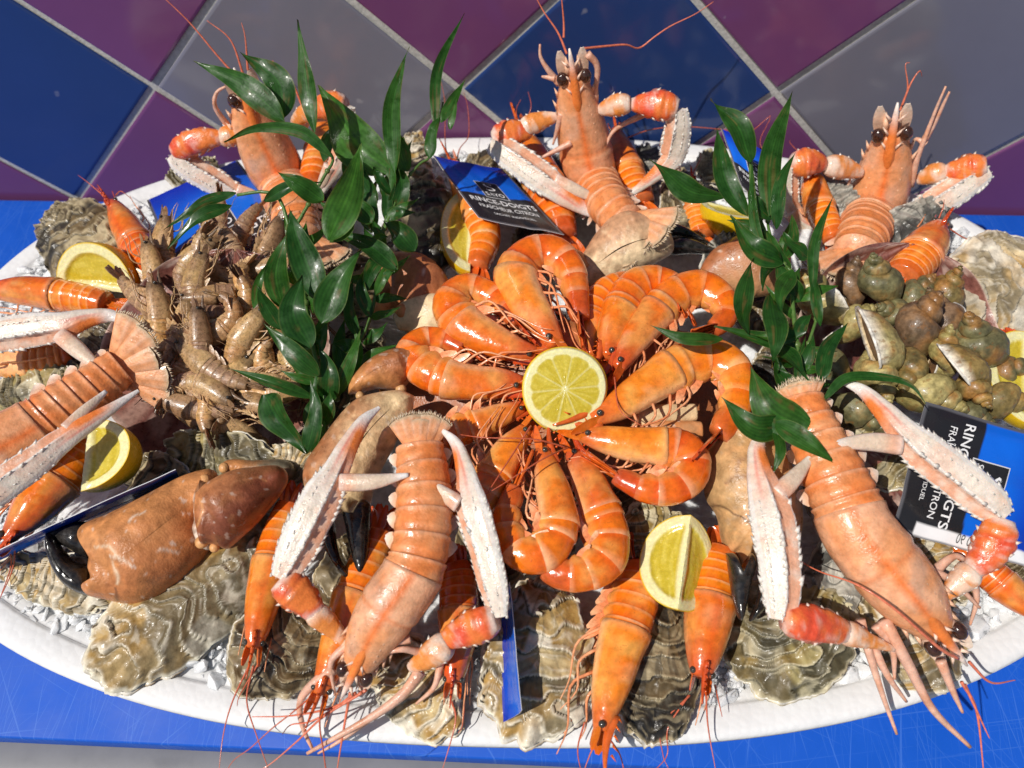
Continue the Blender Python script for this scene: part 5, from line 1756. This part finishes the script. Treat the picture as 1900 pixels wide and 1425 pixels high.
claw_arm(la, [(458, 245, 15, -6.8), (430, 252, 20, -7), (408, 256, 18, -7.2)], [(412, 254, 20, -7.2), (368, 262, 25, -7.4), (322, 282, 18, -7.8)],
         [(320, 285, 18, -7.9), (345, 306, 28, -8.2), (405, 342, 28, -8.8), (448, 368, 20, -9.2), (485, 388, 12, -9.6), (524, 406, 4, -10)],
         [(440, 352, 12, -9), (470, 364, 11, -9.1), (512, 384, 4, -9.4)], 10, 'z', .62, -1)
claw_arm(la, [(545, 228, 14, -6.4), (565, 212, 17, -6.6), (582, 205, 16, -6.8)], [(580, 206, 20, -6.9), (610, 196, 26, -7.1), (642, 194, 18, -7.4)],
         [(645, 198, 16, -7.5), (642, 240, 21, -7.8), (632, 285, 22, -8.2), (622, 312, 18, -8.6), (606, 340, 11, -9), (594, 366, 4, -9.4)], [(612, 308, 12, -8.7), (600, 336, 10, -9), (588, 352, 4, -9.2)], 10, 'z', .58, 1)

# middle rear
lb_ = langoustine('langoustine standing upright at the back centre against the blue tile, arms spread',
                  [(1064, 138, 22, -6.4), (1070, 190, 38, -6.4), (1082, 255, 48, -6.6), (1092, 305, 48, -7.2), (1106, 340, 43, -8.2), (1128, 378, 40, 11.8), (1148, 402, 38, 12.2), (1162, 415, 36, 12.4)], 10, 'z', 302, uc=.56,
                  tail_dir=cam_dir(.32, -.72, .55), fan_len=1.2, fan_spread=.9,
                  legs=[[(1090, 100, -6.2), (1108, 122, -6.2), (1106, 165, -6.4), (1104, 215, -6.6)], [(1038, 155, -6.2), (1016, 128, -6), (1003, 105, -5.8), (1002, 82, -5.6)], [(1030, 145, -6.2), (1005, 142, -6)], [(1042, 210, -7.2), (1034, 240, -7.4), (1026, 268, -7.6)],
                        [(1198, 210, -6.8), (1142, 240, -7), (1122, 275, -7.6)], [(1060, 265, -8), (1010, 290, -8.4), (995, 300, -8.6)]],
                  ants=[[(1052, 100, -6), (1035, 60, -5.4), (1008, 20, -4.9), (985, -24, -4.4)], [(1046, 70, -5.6), (1046, 40, -5.2), (1040, -24, -4.8)], [(1082, 90, -5.8), (1130, 85, -5), (1162, 83, -4.6), (1186, 89, -4.2), (1215, 68, -3.8), (1245, 48, -3.4), (1290, 26, -3), (1324, 3, -2.6)]])
claw_arm(lb_, [(1034, 216, 14, -7), (998, 226, 19, -7.2), (968, 238, 18, -7.6)], [(985, 242, 20, -7.6), (950, 248, 27, -7.8), (914, 260, 20, -8.2)],
         [(914, 266, 20, -8.6), (940, 283, 30, -9.4), (1000, 326, 33, -10.8), (1046, 360, 25, -11.8), (1078, 384, 15, -12.4), (1108, 403, 4, -12.8)],
         [(1030, 334, 13, -11.2), (1072, 354, 11, -11.8), (1124, 378, 4, -12.2)], 10, 'z', .60, -1)
claw_arm(lb_, [(1112, 205, 16, -6.8), (1140, 196, 21, -7), (1170, 192, 18, -7.2)], [(1172, 194, 18, -7.2), (1214, 194, 28, -7.4), (1258, 202, 20, -7.8)],
         [(1258, 204, 20, -7.9), (1258, 235, 28, -8.2), (1250, 280, 29, -8.6), (1240, 302, 22, -9), (1202, 336, 12, -9.6), (1158, 370, 4, -10.2)], [(1250, 310, 13, -9), (1252, 345, 11, -9.4), (1240, 380, 4, -9.8)], 10, 'z', .52, 1)

# right rear
lc = langoustine('langoustine standing upright at the back right against the grey tile, arms folded to both sides',
                 [(1654, 242, 24, -6.4), (1648, 285, 40, -6.4), (1634, 345, 52, -6.8), (1616, 400, 53, -7.6), (1604, 430, 48, 9.8), (1594, 455, 44, 10.4), (1588, 472, 42, 10.8)], 10, 'z', 303, uc=.64,
                 tail_dir=cam_dir(-.08, -.75, .6), fan_len=.95, fan_spread=1.25,
                 legs=[[(1690, 345, -7.4), (1700, 300, -7), (1714, 262, -6.6), (1738, 200, -6), (1755, 160, -5.6)], [(1716, 258, -6.4), (1735, 225, -6), (1762, 170, -5.6)], [(1582, 390, -8), (1572, 355, -7.6), (1578, 330, -7.4)], [(1718, 268, -6.6), (1702, 258, -6.2), (1694, 262, -6)]],
                 ants=[[(1670, 205, -6), (1684, 165, -5.4), (1680, 122, -4.8), (1688, 116, -4.6)], [(1674, 195, -6), (1690, 155, -5.4), (1706, 132, -5), (1711, 142, -4.8)]])
claw_arm(lc, [(1600, 322, 14, -7.2), (1565, 312, 22, -7.2), (1532, 306, 20, -7.4)], [(1530, 304, 20, -7.4), (1500, 302, 27, -7.6), (1468, 306, 20, -7.9)],
         [(1466, 310, 16, -8), (1464, 345, 20, -8.3), (1466, 378, 20, -8.7), (1484, 402, 15, -9.1), (1515, 424, 9, -9.6), (1550, 444, 4, -10)], [(1466, 392, 14, -9), (1486, 420, 12, -9.4), (1512, 446, 4, -9.8)], 10, 'z', .50, -1)
claw_arm(lc, [(1700, 335, 14, -7), (1730, 324, 20, -7.1), (1756, 318, 18, -7.3)], [(1752, 320, 20, -7.3), (1792, 314, 27, -7.5), (1832, 306, 18, -7.8)],
         [(1832, 316, 20, -7.9), (1802, 334, 30, -8.3), (1746, 370, 33, -8.9), (1702, 395, 26, -9.4), (1650, 421, 14, -10), (1578, 446, 4, -10.6)],
         [(1690, 386, 11, -9.6), (1650, 410, 11, -10), (1604, 436, 4, -10.4)], 10, 'z', .55, 1)

# left, heading off the frame
ld = langoustine('langoustine at the left edge with its tail fan spread towards the small shrimps',
                 [(-120, 880, 44), (-60, 858, 62), (0, 835, 66), (45, 812, 62), (85, 785, 56), (135, 748, 50), (180, 715, 43), (212, 690, 38), (225, 681, 36)], 13.2, 'z', 304, uc=.50,
                 tail_dir=cam_dir(.86, .25, .1), fan_len=1.0, fan_spread=.95, head=False)
claw_arm(ld, None, None, [(-90, 640, 30, 13.8), (-20, 625, 37, 14), (60, 612, 38, 14.2), (118, 604, 30, 14.3), (165, 590, 20, 14.3), (208, 586, 13, 14.2), (233, 602, 4, 14)],
         [(112, 622, 16, 14.2), (148, 652, 15, 14), (194, 692, 4, 13.8)], 14, 'z', .60, 1)
claw_arm(ld, None, None, [(-70, 965, 28, 14.6), (0, 903, 37, 14.8), (60, 860, 34, 14.9), (118, 815, 26, 15), (188, 770, 15, 15), (257, 725, 4, 14.8)],
         [(122, 796, 12, 15.2), (158, 762, 11, 15.2), (197, 726, 4, 15)], 14, 'z', .55, -1)

# front, head hanging over the rim
le = langoustine('langoustine lying across the front rim, head down, both white claws raised',
                 [(664, 1238, 28, 11.2), (690, 1180, 48, 12.2), (722, 1128, 58, 13.0), (762, 1070, 58, 13.6), (778, 1025, 54, 13.9), (786, 960, 53, 14.2), (786, 895, 50, 14.4), (781, 850, 46, 14.5), (779, 830, 44, 14.6)], 14, 'z', 305, uc=.44,
                 tail_dir=cam_dir(.03, .95, .15), fan_len=.85, fan_spread=.5,
                 legs=[[(760, 1185, 12.2, .9), (720, 1195, 12.4), (690, 1212, 12)], [(650, 1192, 12, .9), (616, 1225, 11.6), (616, 1260, 11), (622, 1290, 10.4)], [(620, 1240, 11.2, 1.1), (572, 1278, 10.6), (556, 1310, 9.6), (564, 1355, 8.8), (580, 1390, 8.2)],
                       [(780, 1245, 11, 1.15), (745, 1290, 10.4), (690, 1330, 9.8), (620, 1370, 9.2), (570, 1398, 8.6)], [(690, 1330, 9.6, .7), (630, 1375, 9), (590, 1398, 8.6)], [(818, 1230, 10.6, .8), (805, 1275, 10), (772, 1306, 9.2)], [(780, 1210, 11.6, .8), (745, 1205, 12.2), (700, 1215, 12)]],
                 ants=[[(660, 1285, 10.8), (620, 1312, 10.2), (540, 1328, 9.4), (468, 1330, 9)], [(672, 1285, 10.8), (600, 1330, 10), (555, 1372, 9.2), (505, 1415, 8.6), (470, 1436, 8.4)], [(650, 1285, 10.8), (640, 1340, 9.6), (630, 1400, 8.8), (624, 1440, 8.2)], [(680, 1280, 10.8), (585, 1335, 9.8), (540, 1345, 9.2), (524, 1362, 8.8)]])
claw_arm(le, [(648, 1200, 13, 11.6), (612, 1160, 20, 12.2), (580, 1134, 26, 12.8)], [(592, 1142, 26, 12.7), (556, 1106, 34, 13.2), (518, 1076, 27, 13.8)],
         [(522, 1074, 24, 13.9), (546, 1028, 41, 14.3), (575, 968, 45, 14.9), (601, 915, 42, 15.3), (622, 876, 30, 15.5), (646, 828, 22, 15.6), (674, 782, 14, 15.6), (704, 756, 4, 15.5)],
         [(632, 895, 17, 15.4), (690, 894, 15, 15.5), (758, 881, 4, 15.6)], 14, 'z', .60, 1)
claw_arm(le, [(760, 1240, 16, 11), (800, 1215, 26, 11.6), (832, 1192, 28, 12)], [(826, 1188, 28, 12), (872, 1166, 34, 12.5), (922, 1148, 26, 13)],
         [(926, 1144, 22, 13.1), (916, 1090, 37, 13.7), (897, 1012, 41, 14.4), (879, 950, 43, 14.9), (869, 908, 34, 15.1), (862, 870, 23, 15.2), (846, 824, 14, 15.2), (818, 796, 4, 15.1)],
         [(852, 936, 17, 15), (824, 916, 14, 15.1), (782, 884, 4, 15.2)], 14, 'z', .62, -1, Nn=nz(TOCAM - RT * .55))

# front right
lf = langoustine('large langoustine lying diagonally at the front right, head towards the corner',
                 [(1742, 1172, 30, 11.2), (1694, 1112, 60, 12.2), (1644, 1052, 69, 13.0), (1592, 985, 67, 13.6), (1572, 940, 63, 13.9), (1546, 880, 57, 14.2), (1516, 815, 49, 14.4), (1496, 768, 43, 14.6), (1488, 742, 39, 14.7)], 14, 'z', 306, uc=.52,
                 tail_dir=cam_dir(-.25, .9, .1), fan_len=.45, fan_spread=.3,
                 legs=[[(1596, 1150, 11.6), (1614, 1215, 10.6), (1638, 1290, 9.4), (1664, 1362, 8.2)], [(1612, 1180, 11), (1645, 1250, 10), (1682, 1302, 8.8)], [(1640, 1150, 11.8, 1.3), (1684, 1230, 10.8), (1730, 1315, 9.4), (1800, 1386, 8)], [(1625, 1160, 11.6), (1655, 1200, 11), (1660, 1260, 9.8)],
                       [(1745, 1225, 10.8), (1765, 1275, 10), (1786, 1322, 9)], [(1700, 1050, 12.4), (1762, 1075, 12.2), (1818, 1128, 11)], [(1718, 1075, 12, 1.2), (1770, 1032, 12.4), (1800, 1050, 11.8)], [(1800, 1060, 12, .9), (1812, 1110, 11), (1800, 1160, 10)]],
                 ants=[[(1778, 1222, 11.6), (1740, 1200, 12.6), (1660, 1130, 14), (1590, 1085, 14), (1520, 1060, 13), (1472, 1034, 12)], [(1784, 1265, 10.4), (1812, 1320, 9.4), (1826, 1440, 8)], [(1798, 1228, 10.6), (1838, 1266, 9.8), (1884, 1262, 9.2)], [(1790, 1270, 10.2), (1822, 1340, 9.2), (1836, 1370, 8.8)]])
claw_arm(lf, [(1660, 1205, 9, 11.2), (1610, 1188, 16, 11.6), (1566, 1172, 28, 12)], [(1572, 1174, 30, 12), (1520, 1160, 36, 12.6), (1456, 1150, 28, 13.2)],
         [(1446, 1150, 24, 13.2), (1450, 1105, 40, 13.6), (1445, 1035, 45, 14.2), (1434, 965, 47, 14.6), (1420, 912, 38, 14.8), (1408, 868, 25, 14.9), (1405, 828, 17, 14.9), (1424, 792, 5, 14.8)],
         [(1442, 918, 19, 14.8), (1476, 884, 15, 14.9), (1508, 844, 5, 14.9)], 14, 'z', .62, 1)
claw_arm(lf, [(1742, 1115, 12, 12.2), (1778, 1082, 22, 12.6), (1806, 1058, 28, 13)], [(1802, 1060, 28, 13), (1838, 1018, 36, 13.6), (1862, 962, 26, 14.4)],
         [(1862, 958, 24, 14.5), (1832, 930, 42, 14.8), (1770, 880, 45, 15.2), (1710, 834, 43, 15.5), (1676, 802, 32, 15.6), (1642, 765, 23, 15.6), (1602, 726, 14, 15.5), (1560, 707, 5, 15.3)],
         [(1672, 826, 19, 15.5), (1612, 820, 17, 15.5), (1538, 825, 6, 15.5)], 14, 'z', .60, -1)

# ------------------------------------------------------------------ scallop dishes, shrimps, whelks
scallop('upturned brown scallop shell heaped with small shrimps', 400, 668, 10.1, 7.2, (.1, 1, 0), (-.05, .0), 3, 'scallop shells used as dishes')
scallop('purplish brown scallop shell heaped with whelks', 1668, 640, 8.9, 6.6, (.15, 1, 0), (.1, -.1), 5, 'scallop shells used as dishes')
scallop('dark brown scallop shell in the gap beside the right langoustine body', 1610, 930, 10.0, 3.4, (-.3, .9, 0), (.2, 0), 8, 'scallop shells used as dishes', .2)

# four shrimps modelled in full, the rest of the heap are copies of them
SG = 'small grey shrimps heaped in the scallop shell'
SLAB = ['small brown shrimp curled in a hook, in the shrimp heap', 'small grey brown shrimp nearly straight, in the shrimp heap', 'small tan shrimp bent at the middle, in the shrimp heap', 'small pinkish shrimp rolled up tight, in the shrimp heap']
protos = []
for k, bend in enumerate((1.9, .5, 1.3, 2.7)):
    n_ = 9
    a = np.linspace(0, 1, n_)
    hd = bend * sstep(.25, 1, a) * a
    st = 5.3 / n_
    P = np.zeros((n_, 3))
    for i in range(1, n_):
        P[i] = P[i - 1] + st * np.array([math.cos(hd[i]), math.sin(hd[i]), 0])
    P -= P[4]
    hw = np.interp(a, [0, .15, .35, .6, .85, 1], [.26, .54, .68, .57, .33, .14])
    t = bpy.data.objects.new('small_shrimp', None); COL.objects.link(t); t.empty_display_size = .005
    tag(t, SLAB[k], 'shrimp', SG)
    ORIG[t.name] = np.zeros(3)
    pal = dict(SHR)
    if k in (2, 3):
        pal.update(base=(.52, .25, .095), deep=(.38, .18, .07), head=(.42, .23, .10))
    decapod(t, P, hw, np.array([0, 0, 1.]), 84, pal, 400 + k, M['shrimp'], M['shrimp'], legs=4, swim=3, big=False, uc=.41, ants=1 if k < 2 else 0)
    protos.append(t)


def copy_tree(o, parent=None):
    c = o.copy(); COL.objects.link(c)
    if parent is not None:
        c.parent = parent
    for ch in list(o.children):
        copy_tree(ch, c)
    return c


rnd = np.random.RandomState(12)
spots = []
tries = 0
while len(spots) < 58 and tries < 9000:
    tries += 1
    px, py = rnd.uniform(250, 565), rnd.uniform(415, 800)
    e = ((px - 405) / 165.) ** 2 + ((py - 592) / 186.) ** 2
    if e > 1 or (py < 475 and px < 365) or any(math.hypot(px - a, py - b) < 37 for a, b, _ in spots):
        continue
    spots.append((px, py, e))
spots.sort(key=lambda s: -s[2])
used = [False] * 4
SHEAP = []
for i, (px, py, e) in enumerate(spots):
    k = [0, 1, 2, 1, 0, 3, 1, 2][i % 8]
    o = protos[k] if not used[k] else copy_tree(protos[k])
    used[k] = True
    z = 10.4 + 2.5 * (1 - e) ** .7 + rnd.uniform(-.3, .3)
    p = W(px, py, z=z)
    ang = rnd.uniform(0, 2 * PI)
    Rm = Matrix.Rotation(ang, 3, 'Z') @ Matrix.Rotation(rnd.normal() * .22 + (PI if rnd.rand() < .5 else 0), 3, 'X') @ Matrix.Rotation(rnd.normal() * .2, 3, 'Y')
    Rn = Vector((0, 0, 1)).rotation_difference(Vector(nz(N0 + TOCAM * .3))).to_matrix() @ Rm
    o.matrix_world = Matrix.Translation(Vector(p * CMS)) @ Rn.to_4x4() @ Matrix.Scale(rnd.uniform(1.0, 1.3), 4)

WP = [(.25, .17, .055), (.15, .115, .04), (.36, .20, .05)]
WPb = [(.22, .13, .07), (.13, .08, .045), (.30, .16, .06)]
WPy = [(.40, .33, .13), (.27, .22, .075), (.40, .19, .05)]
WPo = [(.17, .155, .07), (.11, .10, .045), (.28, .18, .06)]
whl = [
    ('whelk with a wide open brown mouth and white inner lip beside the right greenery', 1518, 548, 12.0, 1.25, (-.5, .6, .3), WPy, False, .3),
    ('whelk with a mossy green spire pointing up and left, at the top of the heap', 1628, 528, 12.2, 1.35, (-.35, .75, .5), WPo, True, 2.6),
    ('small yellowish whelk between the open mouthed one and the brown one', 1582, 596, 11.6, 1.0, (.7, .5, .3), WPy, True, 2.8),
    ('big smooth purplish brown whelk in the middle of the heap', 1692, 612, 12.4, 1.6, (.45, .8, .4), WPb, True, 3.0),
    ('large whelk facing us with a white lip and a brown lid filling its mouth', 1622, 668, 12.8, 1.55, (.2, -.9, .3), WPy, True, .2),
    ('whelk with an upright white lip behind the greenish one', 1742, 590, 11.4, 1.2, (-.2, .9, -.2), WPb, False, 1.2),
    ('large greenish whelk at the right of the heap with a crusty spire', 1815, 648, 11.6, 1.55, (-.45, .75, .4), WPo, True, 3.2),
    ('orange brown whelk with a cream siphon, mouth towards us', 1795, 702, 12.4, 1.2, (.35, -.8, .5), WP, True, .5),
    ('yellow green striped whelk lying at the bottom of the heap', 1722, 722, 12.0, 1.35, (.75, -.5, .3), WPy, True, 2.9),
    ('whelk with a pointed spire aiming right towards the lemon wedge', 1852, 738, 11.2, 1.15, (.95, -.2, .2), WP, True, 2.5),
    ('small dull whelk under the striped one at the lower edge', 1790, 765, 11.0, 1.05, (.8, -.4, .3), WPo, True, 3.3),
    ('small olive whelk in the shade right of the leaves', 1545, 690, 11.6, 1.05, (-.3, -.7, .4), WPo, True, 2.2),
    ('dark whelk in the gap above the open right claw', 1600, 760, 11.2, 1.15, (.6, -.6, .3), WPo, True, 2.0),
    ('small brown whelk at the back of the heap under the tail fan', 1575, 530, 11.0, 1.1, (.2, .9, .2), WPb, True, 2.6),
    ('brown whelk tucked under the back right of the heap', 1690, 555, 11.0, 1.2, (.6, .7, .2), WPo, True, 2.9),
    ('small greenish whelk low on the right side of the heap', 1860, 690, 10.6, 1.0, (.6, .3, .5), WPo, True, 2.7),
    ('round whelk with rusty stripes at the top right of the heap', 1752, 545, 11.4, 1.15, (.3, .8, .4), WP, True, 2.4),
    ('greenish whelk lying on its side in the dish under the pointed prawn', 1660, 585, 11.6, 1.0, (-.8, .3, .4), WPo, True, 2.9),
    ('yellowish whelk with a rusty spire in the hollow of the dish', 1748, 660, 12.2, 1.1, (.1, .9, .3), WPy, True, 3.1),
    ('knobbly brown whelk squeezed between the white lipped ones', 1690, 690, 12.4, 1.0, (-.5, -.6, .5), WP, True, 2.2),
]
for k, (lb, px, py, z, sz, ax, pal, op, sp) in enumerate(whl):
    whelk(lb, px, py, z, sz * 1.06, ax, 600 + k, pal, op, sp)

# ------------------------------------------------------------------ lemon wedges
lemon_wedge('lemon wedge cut side facing up, leaning on the dark oyster at the far left', (105, 530), (250, 545), 10.2, 10.4, 3.1, (0, 1, -.55), 11, 96)
lemon_wedge('lemon wedge with its yellow peel to the right, beside the left langoustine', (165, 780), (150, 912), 13.3, 12.4, 2.8, (.85, .1, -.5), 12, 84)
lemon_wedge('lemon wedge with its peel to the left, under the tilted printed sachet', (882, 352), (872, 505), 11.6, 11.6, 2.15, (-.85, 0, -.50), 13, 80)
lemon_wedge('lemon wedge at the front right with two cut faces towards us', (1282, 955), (1258, 1132), 12.2, 11.6, 2.3, (-.02, 0, -1), 14, 116)
lemon_wedge('lemon wedge showing pale pith and yellow peel behind the right greenery', (1300, 372), (1420, 398), 11.2, 11.2, 2.1, (.1, -.9, .2), 15, 100)
lemon_wedge('lemon wedge cut off by the right edge beside the whelks', (1905, 615), (1915, 790), 11.2, 11.0, 2.3, (-.6, 0, -.75), 16, 90)

# ------------------------------------------------------------------ sachets
sachet('printed blue and black sachet tilted up behind the lemon wedge at the back centre', [(803, 289, 13.0), (931, 312, 11.2), (1047, 434, 11.6), (888, 404, 12.9)], 21, puff=.08, bend=-.02)
sachet('blue and black sachet lying on its side under the right langoustine claw, date strip showing', [(1985, 826, 12.8), (1905, 1052, 12.4), (1655, 984, 13.2), (1717, 746, 13.6)], 22, puff=.14, strip=True, dark=.545)
sachet('plain blue sachet at the back left under a curved leaf', [(272, 371, 9.8), (440, 297, 8.5), (560, 450, 9.8), (352, 560, 10.2)], 23, puff=.10)
sachet('sachet with a silver edge standing behind the right greenery', [(1338, 238, 13.2), (1440, 292, 12.6), (1452, 420, 12), (1376, 345, 12.6)], 24, puff=.08)
sachet('sachet on edge, a thin blue and purple strip left of the big crab claw', [(-60, 1046, 11.6), (-60, 1066, 8.6), (334, 888, 9.2), (326, 872, 12.4)], 25, puff=.05, text=False, dark=.62)
sachet('sachet standing on edge as a thin blue blade on the front oyster', [(934, 1340, 9.2), (968, 1318, 11.2), (946, 1080, 12.2), (930, 1095, 9.8)], 26, puff=.05, bend=.05, text=False, dark=.9)

# ------------------------------------------------------------------ greenery: leafy sprigs stuck into the heap
GP = 'glossy leafy sprigs stuck among the shellfish'
plA = Plane(W(600, 800, z=11.0), W(560, 60, y=-10.0))
s1 = thing('leafy_sprig', W(600, 820, z=10), 'tall leafy sprig at the left, rising from the shrimp dish to above the langoustine head', 'greenery', GP)
stem(s1, plA, [(600, 835), (605, 760), (597, 705), (580, 640), (566, 560), (558, 487), (540, 435), (520, 372), (490, 356), (440, 362)], .16, .5)
stem(s1, plA, [(540, 435), (600, 330), (617, 292), (580, 260), (528, 228)], .11, .4)
LA_ = [
    ([(528, 226), (462, 165), (361, 113)], 30, 1.0, .0), ([(526, 218), (515, 150), (446, 97)], 33, .5, -.05), ([(584, 246), (566, 140), (553, 37)], 20, .6, .05),
    ([(617, 292), (560, 245), (480, 238), (416, 264)], 15, 1.0, .1), ([(609, 446), (650, 350), (670, 266)], 40, 1.5, .55), ([(600, 372), (560, 345), (514, 318)], 26, 1.2, .3),
    ([(597, 560), (560, 465), (535, 382)], 37, 1.2, -.1), ([(597, 600), (625, 530), (670, 462)], 37, 1.8, .2), ([(525, 572), (512, 505), (532, 432)], 29, .9, .15),
    ([(577, 645), (545, 585), (560, 510)], 38, 1.6, .0), ([(470, 572), (482, 520), (502, 480)], 11, .6, .2), ([(522, 612), (498, 575), (476, 530)], 20, 1.0, -.1), ([(592, 697), (545, 655), (490, 600)], 26, 1.4, .1),
    ([(582, 738), (510, 712), (424, 683)], 15, 1.4, .15), ([(488, 732), (520, 780), (568, 840)], 40, .9, -.1), ([(568, 842), (585, 770), (576, 704)], 23, 1.2, -.1), ([(612, 450), (640, 415), (590, 372)], 24, .8, .1),
    ([(490, 374), (540, 345), (598, 338)], 15, .6, -.1), ([(438, 358), (385, 372), (350, 395), (304, 426)], 13, .5, -.05), ([(430, 380), (365, 408), (312, 462)], 17, .3, -.1),
    ([(605, 755), (610, 690), (590, 640)], 26, .4, -.2), ([(600, 735), (570, 700), (560, 660)], 24, .2, -.15), ([(600, 820), (575, 770), (600, 720)], 18, .2, -.2),
]
for k, (pts, hw, off, br) in enumerate(LA_):
    leaf(s1, plA, pts, hw, off, 700 + k, br)
plC = Plane(W(640, 740, z=11.0), W(830, 60, y=-5.0))
s2 = thing('leafy_sprig', W(650, 730, z=10.5), 'leafy sprig left of the prawn ring with the broadest leaf and thin upright tips', 'greenery', GP)
stem(s2, plC, [(625, 740), (660, 650), (690, 580), (705, 480), (712, 430), (725, 350), (733, 320)], .13, 0)
stem(s2, plC, [(700, 460), (745, 350), (778, 305), (798, 290), (812, 235), (822, 190)], .10, .2)
LB2 = [
    ([(727, 318), (660, 262), (595, 160)], 52, .8, .45), ([(732, 322), (728, 200), (747, 122), (760, 88)], 21, 1.4, .15), ([(757, 318), (742, 280), (735, 240)], 28, .4, .5), ([(692, 385), (668, 330), (672, 280)], 32, .2, -.1),
    ([(738, 500), (690, 460), (616, 428)], 25, 1.6, -.05), ([(770, 466), (740, 430), (712, 410)], 28, .6, -.2), ([(690, 456), (705, 440), (720, 440)], 12, 1.0, .5), ([(692, 412), (660, 385), (632, 398)], 24, .8, .35),
    ([(808, 242), (812, 130), (862, 24)], 13, .8, .1), ([(818, 227), (838, 190), (863, 148)], 13, .8, .3), ([(798, 293), (800, 250), (816, 214)], 17, .8, .1), ([(835, 240), (842, 200), (846, 170)], 10, .6, .4),
    ([(692, 432), (682, 380), (702, 328)], 24, .0, -.15), ([(726, 402), (745, 350), (735, 300)], 22, -.2, -.2), ([(622, 738), (650, 670), (670, 608)], 17, 1.3, .5), ([(636, 728), (665, 660), (655, 600)], 13, 1.0, .3),
    ([(664, 680), (700, 652), (742, 640)], 13, .6, .2), ([(662, 622), (648, 570), (655, 520)], 17, .4, -.05), ([(690, 590), (670, 540), (675, 500)], 16, .2, -.15), ([(645, 700), (630, 640), (640, 590)], 20, .1, -.2),
    ([(680, 360), (650, 320), (640, 290)], 24, -.1, -.2), ([(715, 470), (690, 500), (672, 560)], 18, .2, -.1), ([(600, 300), (612, 250), (650, 215)], 16, -.2, -.1),
]
for k, (pts, hw, off, br) in enumerate(LB2):
    leaf(s2, plC, pts, hw, off, 760 + k, br)
plB = Plane(W(1480, 800, z=14.0), W(1470, 170, y=-10.0))
s3 = thing('leafy_sprig', W(1480, 720, z=12), 'leafy sprig at the right between the prawn ring and the whelks', 'greenery', GP)
stem(s3, plB, [(1480, 760), (1482, 690), (1478, 630), (1470, 560), (1468, 505), (1448, 485), (1415, 420), (1395, 350), (1392, 295)], .15, .2)
stem(s3, plB, [(1455, 490), (1432, 445), (1425, 400), (1440, 330)], .10, .2)
stem(s3, plB, [(1480, 730), (1492, 665), (1518, 580), (1520, 545)], .11, .3)
LB3 = [
    ([(1394, 300), (1368, 235), (1318, 184)], 30, .6, .05), ([(1427, 402), (1432, 285), (1471, 168)], 27, .8, .0), ([(1440, 425), (1448, 340), (1476, 283)], 17, 1.2, -.1), ([(1345, 368), (1275, 350), (1205, 294)], 33, 1.0, -.1),
    ([(1387, 402), (1345, 330), (1330, 235)], 26, 1.0, .0), ([(1430, 408), (1405, 380), (1383, 348)], 20, .6, -.1), ([(1452, 488), (1398, 460), (1355, 400)], 30, .6, -.05), ([(1420, 470), (1398, 400), (1396, 295)], 11, 1.3, .15),
    ([(1508, 545), (1512, 450), (1546, 364)], 13, 1.4, .1), ([(1522, 605), (1512, 540), (1510, 480)], 13, 1.2, .2), ([(1502, 478), (1470, 455), (1452, 430)], 22, .9, .1), ([(1472, 502), (1448, 545), (1452, 592)], 22, .7, .1),
    ([(1390, 622), (1378, 560), (1397, 478)], 25, .8, -.2), ([(1428, 548), (1440, 605), (1433, 682)], 30, 1.3, -.15), ([(1342, 628), (1270, 628), (1207, 604)], 17, .9, .0), ([(1510, 800), (1430, 760), (1392, 678)], 46, 1.5, .15),
    ([(1462, 788), (1400, 792), (1338, 736)], 32, 1.0, -.05), ([(1438, 785), (1490, 815), (1556, 864)], 26, 1.4, .2), ([(1440, 795), (1448, 835), (1434, 882)], 15, 1.1, .25), ([(1524, 705), (1535, 650), (1572, 600)], 22, 1.0, .05),
    ([(1528, 742), (1570, 702), (1640, 700), (1690, 715), (1718, 750)], 13, 1.0, .1), ([(1492, 652), (1420, 630), (1325, 606)], 20, .2, -.2), ([(1450, 640), (1475, 675), (1503, 708)], 24, .8, .1), ([(1482, 700), (1500, 660), (1510, 620)], 16, .4, -.1),
    ([(1470, 640), (1440, 610), (1420, 590)], 26, -.1, -.2), ([(1485, 560), (1465, 530), (1440, 500)], 24, .1, -.15), ([(1480, 740), (1450, 700), (1440, 660)], 24, .1, -.2), ([(1440, 470), (1420, 500), (1415, 540)], 20, .1, -.15), ([(1500, 720), (1520, 760), (1518, 800)], 18, .3, -.1),
]
for k, (pts, hw, off, br) in enumerate(LB3):
    leaf(s3, plB, pts, hw, off, 820 + k, br)

# smaller leaves deeper inside the sprigs
rl_ = random.Random(5)
for root_, pl_, path in ((s1, plA, [(600, 800), (580, 640), (558, 487), (535, 420)]), (s2, plC, [(640, 720), (690, 580), (712, 430), (733, 320)]), (s3, plB, [(1480, 740), (1478, 630), (1468, 505), (1415, 420)])):
    Q = spline(np.array(path, float), 60)
    for k in range(20):
        b = Q[rl_.randint(2, 57)]
        an = rl_.uniform(0, 2 * PI); ln = rl_.uniform(55, 105)
        tip = (b[0] + math.cos(an) * ln * .8, b[1] - abs(math.sin(an)) * ln)
        leaf(root_, pl_, [tuple(b[:2]), tip], rl_.uniform(10, 20), rl_.uniform(-.6, .6), 900 + k * 7 + int(path[0][0]), rl_.uniform(-.1, .45))
